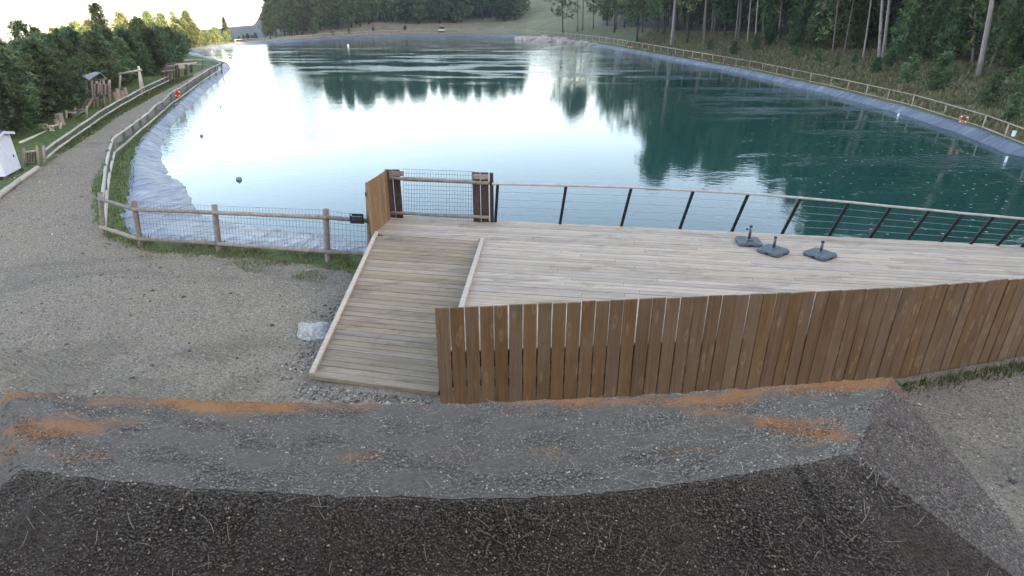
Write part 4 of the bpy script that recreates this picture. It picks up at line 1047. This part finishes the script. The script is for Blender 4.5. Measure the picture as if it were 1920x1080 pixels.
# ------------------------------------------------------------------ boulder by the ramp and shore boulders
def rock(name, c, sz, m, seed, label, cat, group=None, rz=0, flat=.0):
    rnd = random.Random(seed); import bmesh
    bm = bmesh.new(); bmesh.ops.create_icosphere(bm, subdivisions=3, radius=1)
    for v in bm.verts:
        n_ = v.co.normalized(); k_ = 1 + .18 * math.sin(n_.x * 3 + seed) * math.cos(n_.y * 4 + seed * 2) + .12 * math.sin(n_.z * 7 + n_.x * 5 + seed * 3) + .05 * math.sin(n_.y * 17 + n_.z * 13 + seed)
        q = n_ * k_
        for ax_ in (Vector((.3, -.5, .8)), Vector((.9, .2, .3)), Vector((-.7, -.6, .35)), Vector((-.2, .1, 1))):
            dd_ = q.dot(ax_.normalized()) - .72
            if dd_ > 0: q = q - ax_.normalized() * dd_ * .85
        v.co = (q.x * sz[0], q.y * sz[1], q.z * sz[2])
    me = bpy.data.meshes.new(name); bm.to_mesh(me); bm.free()
    o = link(name, me, m, None, False); o.location = c; o.rotation_euler.z = rz
    return tag(o, label, cat, group)
rock('boulder', G(587, 632, .0) + Vector((0, .12, .02)), (.40, .30, .18), M['rock'], 5, 'flat pale grey boulder beside the left edge of the ramp', 'boulder', rz=-.2)
for i in range(26):
    px = 978 + i * 5.4 + random.uniform(-2, 2); py = float(np.interp(px, [975, 1040, 1120], [71, 76, 84])) + random.uniform(-2, 4)
    s_ = random.uniform(.5, 1.1) * (1.5 if px < 1060 else 1.0); p = G(px, py, -.3); rock('shore_rock', p, (s_, s_ * .8, s_ * .75), M['rock_tan'], 20 + i, 'tan boulder heaped on the far shore below the meadow', 'boulder', 'boulders on the far shore', random.uniform(0, 3))

relabel('boulders on the far shore', 'tan boulder heaped on the far shore, {} from the left')
# ------------------------------------------------------------------ floats and rescue gear
def buoy(px, py, r_, label, m, cap):
    p = G(px, py, ZW); t = thing('mooring_buoy', p, label, 'buoy'); b = MB(); b.lathe(p, [(r_ * math.sin(a_), -r_ * .55 * 0 + r_ * (.15 - math.cos(a_))) for a_ in np.linspace(.25, math.pi - .05, 12)], 20); b.build('float', m, t, True)
    b = MB(); b.lathe(p + Vector((0, 0, r_ * 1.05)), [(r_ * .45, 0), (r_ * .4, r_ * .1), (r_ * .12, r_ * .16), (r_ * .1, r_ * .25)], 14); b.build('cap', cap, t, True)
    b = MB(); b.torus(p + Vector((0, 0, r_ * 1.36)), (0, 1, 0), r_ * .12, r_ * .035, 14, 6); b.build('eye', M['tubesteel'], t, True)
buoy(448, 337, .105, 'largest grey floating buoy nearest the left mesh fence', M['buoy'], M['whiteplastic'])
buoy(378, 255.5, .085, 'small dark buoy floating near the left bank', M['buoy'], M['buoy'])
buoy(413, 200.5, .06, 'tiny dark buoy floating farthest along the left bank', M['buoy'], M['buoy'])
def stake(px, py, hpx, label, r_):
    p = G(px, py, ZW); dep = p.y * cp + (CAM_Z - ZW) * sp; h_ = hpx * dep / FPX / cp; b = MB(); b.lathe(p - Vector((0, 0, .5)), [(r_, 0), (r_, .5 + h_ * .85), (r_ * .8, .5 + h_ * .95), (r_ * .3, .5 + h_)], 12)
    tag(b.build('marker_post', M['whiteplastic'], None, True), label, 'marker')
stake(1885, 304, 10, 'white marker post in the water near the right picture edge', .045)
stake(1684, 218, 5, 'white marker post in the water below the long right bank', .05)
stake(653, 88, 4.5, 'white marker buoy far out near the far shore', .18)
def lifebuoy(p, ax, r_, label, panel=True):
    t = thing('lifebuoy', p, label, 'lifebuoy'); ax = Vector(ax).normalized()
    b = MB(); b.torus(p, ax, r_, r_ * .26, 32, 10); ring = b.build('ring', M['orange'], t, True)
    for k_ in range(4):
        a_ = k_ * math.pi / 2 + .6; b = MB(); b.torus(p, ax, r_, r_ * .275, 5, 10, a_, a_ + .26); b.build('band', M['whiteplastic'], ring, True)
    b = MB(); b.torus(p, ax, r_ * 1.3, r_ * .03, 28, 5); b.build('grab_rope', M['rope'], t, True)
    if panel:
        q = p - ax * .09; b = MB(); s_ = Vector((0, 0, 1)).cross(ax).normalized()
        b.beam(q - Vector((0, 0, r_ * 1.5)), q + Vector((0, 0, r_ * 1.6)), r_ * 1.9, .02, up=ax); b.build('back_board', M['red'], t)
pr = V(1808, 226, 34.2); sg = min(SEG, key=lambda q: abs(project(q[0])[0] - 1808))[0]; lifebuoy(V(1807, 224, sg.y - .15), (-.55, -.82, .12), .165, 'orange lifebuoy on the shore fence near the right picture edge', False)
sg = min(SEG, key=lambda q: abs(project(q[0])[0] - 1180))[0]; lifebuoy(V(1180, 90.5, sg.y - .2), (-.35, -.9, .1), .30, 'orange lifebuoy on the shore fence below the meadow trees', False)
lb = G(332, 193); lifebuoy(V(332, 176, lb.y - .15), (.75, -.65, .05),   .17, 'red lifebuoy board on the path fence by the liner')
sg = min(SEG, key=lambda q: abs(project(q[0])[0] - 1901))[0]; p = V(1901, 251, sg.y - .4); t = thing('white_box', p, 'small white box fixed to the shore fence at the right edge', 'box')
b = MB(); b.box(p, (.16, .12, .22), .6); b.build('case', M['whiteplastic'], t, bevel=.01); b = MB(); b.box(p + Vector((0, 0, .12)), (.19, .15, .025), .6); b.build('lid', M['whiteplastic'], t)

# ------------------------------------------------------------------ white shed at the left edge
c0 = G(12, 337); shed = thing('white_shed', c0, 'white painted shed with navy pitched roof cut by the left picture edge', 'shed')
c1 = G(41, 321); fdir = Vector((c1.x - c0.x, c1.y - c0.y, 0)); fl = fdir.length; fdir.normalize(); sdir = Vector((-fdir.y, fdir.x, 0))
if sdir.x > 0: sdir = -sdir
HS = V(9, 262, c0.y).z; L2 = 1.5
nbd = 7
for i in range(nbd):
    a_ = c0 + fdir * (fl * i / nbd + .004); e_ = c0 + fdir * (fl * (i + 1) / nbd - .004); mid = (a_ + e_) / 2; zt = HS + (.08 * (1 - abs((i + .5) / nbd - .5) * 2))
    b = MB(); b.box((mid.x, mid.y, .12 + (zt - .12) / 2), ((e_ - a_).length, .03, zt - .12), math.atan2(fdir.y, fdir.x)); b.build('board', M['white'], shed)
for i in range(8):
    a_ = c0 + sdir * (L2 * i / 8 + .004); e_ = c0 + sdir * (L2 * (i + 1) / 8 - .004); mid = (a_ + e_) / 2
    b = MB(); b.box((mid.x, mid.y, .12 + (HS - .12) / 2), ((e_ - a_).length, .03, HS - .12), math.atan2(sdir.y, sdir.x)); b.build('board', M['white'], shed)
far_c = c0 + fdir * fl
for q in (far_c, c0 + sdir * L2):
    b = MB(); other = q + (sdir * L2 if q is far_c else fdir * fl); b.beam(q + Vector((0, 0, .12 + (HS - .12) / 2)), other + Vector((0, 0, .12 + (HS - .12) / 2)), .03, HS - .12); b.build('wall', M['white'], shed)
rm0 = c0 + fdir * fl / 2 - sdir * .12 + Vector((0, 0, HS + .16)); rm1 = rm0 + sdir * (L2 + .24)
for sgn in (-1, 1):
    e0 = rm0 + fdir * sgn * (fl / 2 + .12) - Vector((0, 0, .15)); e1 = rm1 + fdir * sgn * (fl / 2 + .12) - Vector((0, 0, .15)); b = MB(); u_ = Vector((0, 0, .035))
    b.add([rm0, rm1, e1, e0, rm0 + u_, rm1 + u_, e1 + u_, e0 + u_], [(0, 1, 2, 3), (7, 6, 5, 4), (0, 4, 5, 1), (1, 5, 6, 2), (2, 6, 7, 3), (3, 7, 4, 0)]); b.build('roof', M['navy'], shed)
    b = MB(); b.beam(rm0 + Vector((0, 0, -.03)) - sdir * .012, e0 + Vector((0, 0, -.03)) - sdir * .012, .02, .08); b.build('barge_board', M['white'], shed)
b = MB(); b.box((c0.x, c0.y, .06), (.1, .1, .12)); b.build('foot', M['log_dark'], shed); b = MB(); b.box((far_c.x, far_c.y, .06), (.1, .1, .12)); b.build('foot', M['log_dark'], shed)
b = MB(); q = c0 + fdir * fl * .78 - sdir * .03 + Vector((0, 0, HS * .45)); b.box(q, (.03, .03, .1), math.atan2(fdir.y, fdir.x)); b.build('handle', M['tubesteel'], shed)

# wooden gate between shed and playground fence
g0, g1 = G(45, 314), G(70, 311); gt = thing('field_gate', g0, 'wooden field gate with diagonal brace between white shed and fence', 'gate')
for q, hh in ((g0, 36), (g1, 38), (G(82, 309), 36)):
    b = MB(); pxy = project(q); b.tube([q - Vector((0, 0, .2)), V(pxy[0] - 1, pxy[1] - hh, q.y)], .045, 9, .04); b.build('post', M['log'], gt, True)
for f_ in (.25, .95):
    a_, e_ = V(45, 314 - 30 * f_, g0.y), V(69, 311 - 30 * f_, g1.y); b = MB(); b.tube([a_, e_], .038, 8); b.build('rail', M['log_pale'] if f_ > .5 else M['log_green'], gt, True)
b = MB(); b.beam(V(47, 310, g0.y), V(67, 286, g1.y), .05, .03); b.build('brace', M['log_dark'], gt)
for k_ in range(5):
    f_ = .12 + k_ * .19; a_ = g0.lerp(g1, f_); b = MB(); px = 45 + 24 * f_; b.beam(V(px, 311 - f_ * 2, a_.y), V(px - .5, 287 - f_ * 3, a_.y), .05, .02); b.build('bar', M['log_dark'], gt)
# long log beam behind the gate
b = MB(); a_, e_ = V(38, 268, 27.0), V(90, 246, 30.5); b.tube([a_.lerp(e_, t / 6) for t in range(7)], [.07] * 7, 10, .03)
t = thing('balance_beam', G(60, 275), 'long pale log beam rising from the white shed towards the rings', 'beam'); b.build('log', M['log_pale'], t, True)
for f_ in (.1, .9):
    q = a_.lerp(e_, f_); b = MB(); b.tube([Vector((q.x, q.y, hz(q.x, q.y) - .2)), q], .05, 8); b.build('leg', M['log_dark'], t, True)

# ------------------------------------------------------------------ play tower and the other play equipment
TY = 38.5
def T(px, py, dy=0): return V(px, py, TY + dy)
def pole(b, p0, p1, r_): b.tube([Vector(p0), (Vector(p0) + Vector(p1)) / 2 + Vector((random.uniform(-.02, .02),) * 3), Vector(p1)], [r_ * 1.05, r_, r_ * .95], 9, .03)
tower = thing('play_tower', T(190, 206), 'wooden play tower with pitched shingle roof, platform and plank stair', 'play tower')
for x0, y0, x1, y1, dy in [(163, 203, 162, 151, .9), (176, 214, 172, 150, 0), (184, 208, 181, 152, .1), (196, 202, 194, 149, 0), (207, 201, 205, 150, .3), (188, 203, 187, 148, 1.2)]:
    b = MB(); pole(b, T(x0, y0, dy), T(x1, y1, dy), .075); b.build('post', M['log'], tower, True)
b = MB(); a_, b2, c2, d2 = T(154, 144, .1), T(167, 151, -.5), T(188, 137, .6), T(178, 136, 1.4); u_ = Vector((0, 0, .05))
b.add([a_, b2, c2, d2, a_ + u_, b2 + u_, c2 + u_, d2 + u_], [(3, 2, 1, 0), (4, 5, 6, 7), (0, 1, 5, 4), (1, 2, 6, 5), (2, 3, 7, 6), (3, 0, 4, 7)]); b.build('roof', M['shingle'], tower)
b = MB(); d3, e3 = T(199, 148, 1.0), T(190, 149, 1.8); b.add([b2 * 0 + c2, d2, e3, d3, c2 + u_, d2 + u_, e3 + u_, d3 + u_], [(0, 1, 2, 3), (7, 6, 5, 4), (0, 4, 5, 1), (1, 5, 6, 2), (2, 6, 7, 3), (3, 7, 4, 0)]); b.build('roof', M['shingle'], tower)
for (x0, y0, x1, y1, dy, wd) in [(184, 177, 207, 174, -.06, .12), (160, 170, 172, 170, .5, .1), (185, 161, 206, 158, -.06, .08), (186, 151, 200, 146.5, -.06, .1), (173, 184, 186, 185, -.06, .1)]:
    b = MB(); b.beam(T(x0, y0, dy), T(x1, y1, dy), .05, wd); b.build('beam', M['log'], tower)
for i in range(9):
    px = 178 + i * 3.3 
    if 186 < px < 194: continue
    b = MB(); b.beam(T(px, 181 if px < 186 else 176.5, -.1), T(px, 157 if px < 186 else 159, -.1), .1, .02, up=(0, 1, 0)); b.build('panel_board', M['log_dark'] if i % 2 else M['log'], tower)
for i in range(3):
    px = 187.5 + i * 2.6; b = MB(); b.beam(T(px, 177, -.1), T(px, 161, -.1), .045, .03, up=(0, 1, 0)); b.build('baluster', M['log'], tower)
b = MB(); b.add([T(162, 178, .9), T(176, 185, 0), T(207, 177, .3), T(190, 172, 1.2)] + [q - Vector((0, 0, .08)) for q in (T(162, 178, .9), T(176, 185, 0), T(207, 177, .3), T(190, 172, 1.2))], [(0, 1, 2, 3), (7, 6, 5, 4), (0, 4, 5, 1), (1, 5, 6, 2), (2, 6, 7, 3), (3, 7, 4, 0)]); b.build('platform', M['log_dark'], tower)
sa0, sa1, sb0, sb1 = T(153, 206, -.4), T(160, 206, -.9), T(167, 184, .3), T(174, 184, -.1)
for a_, e_ in ((sa0, sb0), (sa1, sb1)):
    b = MB(); b.beam(a_, e_, .06, .12); b.build('stringer', M['log'], tower)
for i in range(6):
    f_ = (i + .5) / 6; b = MB(); b.beam(sa0.lerp(sb0, f_), sa1.lerp(sb1, f_), .14, .03); b.build('step', M['log_pale'], tower)
# round platform with rails left of the tower
pl = thing('round_platform', G(146, 226), 'low round wooden platform with post rails in front of the play tower', 'platform')
pc = V(145, 225, 34.0); b = MB(); b.lathe(pc - Vector((0, 0, .14)), [(.62, 0), (.64, .02), (.64, .12), (.6, .14)], 26); b.build('disc', M['log_pale'], pl)
b = MB(); b.lathe(Vector((pc.x, pc.y, -.6)), [(.4, 0), (.4, pc.z + .46)], 16); b.build('drum', M['log_dark'], pl)
PY = pc.y
for x0, y0, y1, dy in [(125, 227, 207, -.1), (142, 224, 202, .3), (163, 224, 199, -.2)]:
    b = MB(); pole(b, V(x0, y0, PY + dy), V(x0 - .5, y1, PY + dy), .06); b.build('post', M['log'], pl, True)
for x0, y0, x1, y1 in [(124, 211, 142, 212), (142, 206.5, 162, 206.5)]:
    b = MB(); b.tube([V(x0, y0, PY), V(x1, y1, PY)], .05, 8); b.build('rail', M['log'], pl, True)
b = MB(); b.beam(V(144, 220, PY - .1), V(158, 209, PY - .1), .5, .03); b.build('ramp_board', M['log_pale'], pl)
for i in range(3):
    b = MB(); c_ = V(128 + 3.4 * i, 219, PY + .2); b.box(c_, (.09, .05, .35)); b.build('net_board', M['log_dark'], pl)
# swing frame
sw_y = 44.0; swing = thing('swing_frame', V(266, 180, sw_y), 'tall pole frame with long cross beam behind the playground fence', 'swing frame')
for x0, y0, x1, y1, dy, r_ in [(266, 181, 260, 124, 0, .085), (271, 172, 262, 134, 1.2, .06), (224, 172, 226, 136, .6, .07)]:
    b = MB(); pole(b, V(x0, y0, sw_y + dy), V(x1, y1, sw_y + dy), r_); b.build('pole', M['log_pale'], swing, True)
b = MB(); b.tube([V(223, 139, sw_y + .3), V(265, 131, sw_y - .1)], .07, 9, .03); b.build('cross_beam', M['log_pale'], swing, True)
# tyre rings on a beam, sign, stump seats
rg = thing('ring_climber', G(93, 256), 'two pale rings on a log rail near the white shed', 'climbing rings'); ry = 30.5
for px, py, r_ in [(84.8, 237, .115), (95.5, 238.5, .09)]:
    b = MB(); b.torus(V(px, py, ry), (.3, -.95, 0), r_, .03, 22, 8); b.build('ring', M['log_pale'], rg, True)
b = MB(); b.tube([V(82, 242, ry - .1), V(111, 233, ry + .5)], .055, 9, .03); b.build('rail', M['log_pale'], rg, True)
for px, y0, y1 in [(84, 262, 240), (114, 252, 229)]:
    b = MB(); pole(b, V(px, y0, ry + (px - 84) / 60), V(px, y1, ry + (px - 84) / 60), .055); b.build('post', M['log_pale'], rg, True)
ns = V(99.5, 250, 30.2); nb_ = thing('rules_board', ns, 'small white notice board on a post beside the ring climber', 'sign')
b = MB(); b.box(ns, (.24, .02, .36)); b.build('panel', M['whiteplastic'], nb_)
for k_, (zz, wl) in enumerate([(.12, .12), (.08, .14), (.03, .1)]):
    b = MB(); b.box(ns + Vector((0, -.012, zz)), (wl, .004, .014)); b.build('text_line', M['log_dark'], nb_)
b = MB(); b.tube([Vector((ns.x, ns.y + .03, hz(ns.x, ns.y) - .2)), ns + Vector((0, .03, .1))], .03, 8); b.build('post', M['log_dark'], nb_, True)
for i, (px, py) in enumerate([(112, 226), (118, 228), (109, 231), (224, 180), (231, 177), (238, 176), (219, 183)]):
    p = G(px, py + 6); p.z = hz(p.x, p.y); b = MB(); hh = random.uniform(.35, .7); b.tube([p - Vector((0, 0, .2)), p + Vector((0, 0, hh))], [.13, .115], 12, .04)
    tag(b.build('stump_stool', M['log'], None), ['middle log stump of the three left of the round platform', 'log stump nearest the round platform on its left side', 'log stump nearest the two rings', 'second log stump right of the play tower', 'third log stump right of the play tower', 'log stump right of the tower nearest the swing', 'log stump closest to the play tower'][i], 'stump', 'log stumps left of platform' if i < 3 else 'log stumps right of tower')
# stacked boards lying behind the fence, near the rings
for i, (x0, y0, x1, y1) in enumerate([(84, 280, 104, 268), (92, 272, 118, 262), (100, 268, 128, 258), (86, 266, 110, 258)]):
    a_, e_ = V(x0, y0, 27.5 + i * .5), V(x1, y1, 28.6 + i * .5); b = MB(); b.beam(a_, e_, .22, .05); o = b.build('loose_plank', M['log_pale'], None)
    tag(o, 'pale loose plank behind the playground fence, ' + ['lowest and nearest the gate', 'second from the gate', 'farthest from the gate', 'just below the two rings'][i], 'plank', 'loose planks behind the fence')
# steps, shelter frame and posts at the path end
sy = 52; st = thing('timber_steps', V(318, 150, sy), 'dark timber stepped bench frame at the end of the playground fence', 'bench')
for i, (x0, x1, yy) in enumerate([(304, 328, 133.5), (304, 329, 129), (311, 330, 124.5), (311, 331, 120.5)]):
    a_, e_ = V(x0, yy, sy + i * .5), V(x1, yy - 2.5, sy + i * .5 + .3); b = MB(); b.beam(a_, e_, .4, .07); b.build('tread', M['log_dark'] if i % 2 else M['log'], st)
for px, y0, y1 in [(305, 150, 134), (312, 149, 121), (319, 156, 130), (326, 146, 122)]:
    b = MB(); pole(b, V(px, y0, sy + .3), V(px, y1, sy + .3), .06); b.build('post', M['log_dark'], st, True)
for i in range(6):
    b = MB(); px = 306 + i * 2.2; b.beam(V(px, 147.5 - i * .3, sy + .35), V(px, 136 - i * .3, sy + .35), .05, .03, up=(0, 1, 0)); b.build('baluster', M['log'], st)
sh_ = thing('post_frame', V(332, 145, 53.5), 'frame of thick dark posts and a pale board at the path end', 'frame'); fy_ = 53.5
for px, y0, y1, r_ in [(331, 146, 119, .11), (335, 145, 120, .08), (347, 141, 119, .07), (350, 141, 118, .07), (357, 136, 117, .06), (360, 136, 117, .06)]:
    b = MB(); pole(b, V(px, y0, fy_ + (px - 331) * .12), V(px, y1, fy_ + (px - 331) * .12), r_); b.build('post', M['log_dark'], sh_, True)
for x0, y0, x1, y1 in [(330, 120.5, 352, 119), (352, 119.5, 368, 117.5)]:
    b = MB(); b.beam(V(x0, y0, fy_ - .1 + (x0 - 331) * .12), V(x1, y1, fy_ - .1 + (x1 - 331) * .12), .1, .12); b.build('beam', M['log_pale'], sh_)
b = MB(); b.beam(V(335, 125, fy_ + .3), V(346, 124.3, fy_ + 1.5), .05, .35); b.build('board', M['log_pale'], sh_)

# ------------------------------------------------------------------ pale vehicle beyond the far shore
vp = GT(827.5, 61.5); dep = vp.y * cp + (CAM_Z - vp.z) * sp; s_ = dep / FPX; car = thing('utility_vehicle', vp, 'small pale yellow vehicle parked on the track behind the far shore', 'vehicle')
def cb(name, c_, sz, m, par=None, bv=.06):
    b = MB(); b.box(vp + Vector(c_), sz); return b.build(name, m, par or car, bevel=bv)
body = cb('body', (0, 1.6, .75), (1.75, 3.6, .7), M['yellow']); cb('cabin', (0, 2.0, 1.45), (1.6, 2.2, .75), M['glass']); cb('roof', (0, 2.0, 1.87), (1.7, 2.3, .12), M['yellow'])
cb('windscreen', (0, .86, 1.42), (1.4, .05, .5), M['glass'], None, .01); cb('bumper', (0, -.24, .45), (1.7, .14, .2), M['black'])
for sx in (-1, 1):
    b = MB(); b.tube([vp + Vector((sx * .6, -.24, .82)), vp + Vector((sx * .6, -.18, .82))], .12, 12); b.build('headlight', M['whiteplastic'], car, True)
    for yy in (.5, 2.8):
        b = MB(); b.tube([vp + Vector((sx * .72, yy, .36)), vp + Vector((sx * .92, yy, .36))], .36, 18); wh = b.build('wheel', M['rubber'], car, True); b = MB(); b.tube([vp + Vector((sx * .9, yy, .36)), vp + Vector((sx * .935, yy, .36))], .19, 14); b.build('rim', M['steel'], wh, True)

# ------------------------------------------------------------------ loose stones on the yard, grass, heath
def scatter_yard(n, lo, hi, poly, cond=None):
    P_ = np.array([(p[0], p[1]) for p in poly]); out = []
    x0, y0 = P_.min(0); x1, y1 = P_.max(0)
    x = RNG.uniform(x0, x1, n * 3); y = RNG.uniform(y0, y1, n * 3); k_ = poly_sd(poly, x, y) < 0
    if cond is not None: k_ &= cond(x, y)
    return x[k_][:n], y[k_][:n]
vis = [G(0, 330), G(170, 300), G(190, 440), G(262, 468), G(420, 480), G(612, 500), G(670, 505), Vector((-3.1, 9, 0)), Vector((-3.3, 7.9, 0)), Vector((-1.2, 7.4, 0)), Vector((-1.1, 5.5, 0)), G(20, 745), Vector((-9, 5, 0)), G(-20, 500)]
xs, ys = scatter_yard(22000, 0, 0, vis)
rv = [Vector((3.5, 6.7, 0)), Vector((6.2, 7.6, 0)), Vector((10.5, 8.9, 0)), Vector((10.5, 2.5, 0)), Vector((2.0, 3.5, 0))]
x2, y2 = scatter_yard(5000, 0, 0, rv); xs, ys = np.concatenate([xs, x2]), np.concatenate([ys, y2])
by = np.concatenate([RNG.uniform(0, 1, 900), RNG.uniform(0, 1, 500)])                # rubble along the foot of the ramp
ex = np.concatenate([BL.x - .12 + (BR.x - BL.x) * by[:900], BL.x - .35 + RNG.normal(0, .12, 500) + (TL_.x - BL.x) * by[900:]]); ey = np.concatenate([BL.y - .15 + (BR.y - BL.y) * by[:900] - np.abs(RNG.normal(0, .17, 900)), BL.y + (TL_.y - BL.y) * by[900:] * .8])
n0 = len(xs); xs, ys = np.concatenate([xs, ex]), np.concatenate([ys, ey]); zs = height(xs, ys)
sz_ = RNG.uniform(.006, .015, len(xs)) * np.where(RNG.random(len(xs)) < .05, 1.9, 1); sz_[n0:] = RNG.uniform(.012, .032, len(xs) - n0)
big_ = RNG.random(len(xs)) < .004; sz_[big_] = RNG.uniform(.03, .05, big_.sum())
v, f, c = pebbles(np.stack([xs, ys, zs], -1), np.tile([0, 0, 1.0], (len(xs), 1)), sz_, greys(len(xs), .06, .36, .06, .12), .7)
tag(link('loose_stones', npmesh('loose_stones', v, f, c), M['stones'], None, True), 'small loose stones scattered over the gravel yard', 'stones', kind='stuff')
def blades(name, x, y, z, h, wdt, c0_, c1_, label, cat, lean_=.5):
    n = len(x); az = RNG.uniform(0, 6.28, n); h = h * RNG.uniform(.5, 1.2, n); w_ = wdt * RNG.uniform(.7, 1.3, n)
    dx, dy = np.cos(az), np.sin(az); ln = lean_ * h * RNG.uniform(0, 1, n)
    B = np.stack([x, y, z], -1); S = np.stack([-dy * w_, dx * w_, 0 * w_], -1)
    mid_ = B + np.stack([dx * ln * .35, dy * ln * .35, h * .55], -1); tip = B + np.stack([dx * ln, dy * ln, h], -1)
    v = np.stack([B - S, B + S, mid_ + S * .7, mid_ - S * .7, tip], 1).reshape(-1, 3)
    k_ = np.arange(n) * 5; f = np.concatenate([np.stack([k_, k_ + 1, k_ + 2], -1), np.stack([k_, k_ + 2, k_ + 3], -1), np.stack([k_ + 3, k_ + 2, k_ + 4], -1)])
    t_ = RNG.uniform(0, 1, (n, 1)); c = (np.array(c0_) * (1 - t_) + np.array(c1_) * t_) * RNG.uniform(.75, 1.25, (n, 1))
    return tag(link(name, npmesh(name, v, f, np.repeat(c, 5, 0)), M['grass'], None), label, cat, kind='stuff')
strip = [G(*p) for p in [(412, 127), (372, 153), (322, 190), (264, 240), (220, 272), (184, 322), (170, 350), (182, 420), (198, 448), (240, 440), (234, 405), (249, 380), (252, 340), (253, 312), (254, 290), (265, 270), (282, 247), (307, 222), (331, 199), (361, 171), (389, 148), (410, 128)]]
x, y = scatter_yard(26000, 0, 0, strip); blades('grass_strip', x, y, height(x, y), .13, .011, (.075, .13, .03), (.18, .20, .07), 'green grass growing along the path fence beside the liner', 'grass')
strip2 = [G(*p) for p in [(190, 450), (262, 474), (400, 486), (520, 500), (640, 512), (668, 500), (690, 472), (560, 464), (410, 454), (264, 440), (236, 420)]]
x, y = scatter_yard(11000, 0, 0, strip2, lambda a, b_: (vnoise(a, b_, 3.1, 6) > -.15 + .5 * RNG.random(len(a))) & (-poly_sd(strip2, a, b_) > .45 * RNG.random(len(a)) ** 1.5))
xe, ye = scatter_yard(2600, 0, 0, [G(*p) for p in [(180, 452), (262, 484), (400, 500), (520, 520), (650, 540), (680, 500), (560, 470), (410, 460), (264, 446)]], lambda a, b_: vnoise(a, b_, 2.3, 3) > .15); x, y = np.concatenate([x, xe]), np.concatenate([y, ye]); blades('fence_grass', x, y, height(x, y), .085, .009, (.085, .125, .04), (.24, .22, .11), 'dark grass along the foot of the near mesh fence', 'grass')
strip3 = [G(*p) for p in [(112, 292), (170, 256), (225, 218), (290, 181), (330, 160), (365, 142), (335, 146), (300, 157), (240, 188), (190, 219), (140, 251), (100, 281)]]
x, y = scatter_yard(22000, 0, 0, strip3); blades('verge_grass', x, y, height(x, y), .15, .014, (.06, .10, .03), (.15, .16, .065), 'short green grass on the verge by the playground fence', 'grass')
s_ = 12 - 5.2 * RNG.random(900) ** 1.5; dq = RNG.normal(0, .16, 900); q_ = np.array([(fence_s(a_)[0] + Vector((.1, -.14 - abs(b_), 0))).to_tuple() for a_, b_ in zip(s_, dq)])
blades('fence_weeds', q_[:, 0], q_[:, 1], 0 * q_[:, 0], .12, .012, (.06, .085, .03), (.16, .15, .07), 'low weeds along the foot of the board fence on the right', 'weeds', .9)
tt = RNG.uniform(R(-58), R(66), 60000); dq = RNG.uniform(.5, 26, 60000); rr_ = r_rim(tt) + dq; x = CX + rr_ * np.cos(tt); y = CY + rr_ * np.sin(tt)
k_ = vnoise(x, y, .6, 8) + .5 * vnoise(x, y, 1.7, 3) > -.5; x, y = x[k_], y[k_]
blades('heath', x, y, height(x, y), .34, .07, (.075, .095, .035), (.22, .205, .11), 'low heath and dry grass covering the right bank', 'heath', .8)

# ------------------------------------------------------------------ morning haze
b = MB(); b.box((0, 0, 15), (3700, 3700, 190)); hz_o = b.build('haze', None)
hm = bpy.data.materials.new('morning haze'); hm.use_nodes = True; ht = hm.node_tree; ht.nodes.remove(ht.nodes['Principled BSDF'])
pv = ht.nodes.new('ShaderNodeVolumePrincipled'); pv.inputs['Color'].default_value = (.82, .90, 1, 1); pv.inputs['Density'].default_value = .00021; pv.inputs['Anisotropy'].default_value = .2
ht.links.new(pv.outputs[0], ht.nodes['Material Output'].inputs['Volume']); hz_o.data.materials.append(hm); tag(hz_o, 'thin pale morning haze over the whole valley', 'haze', kind='stuff')
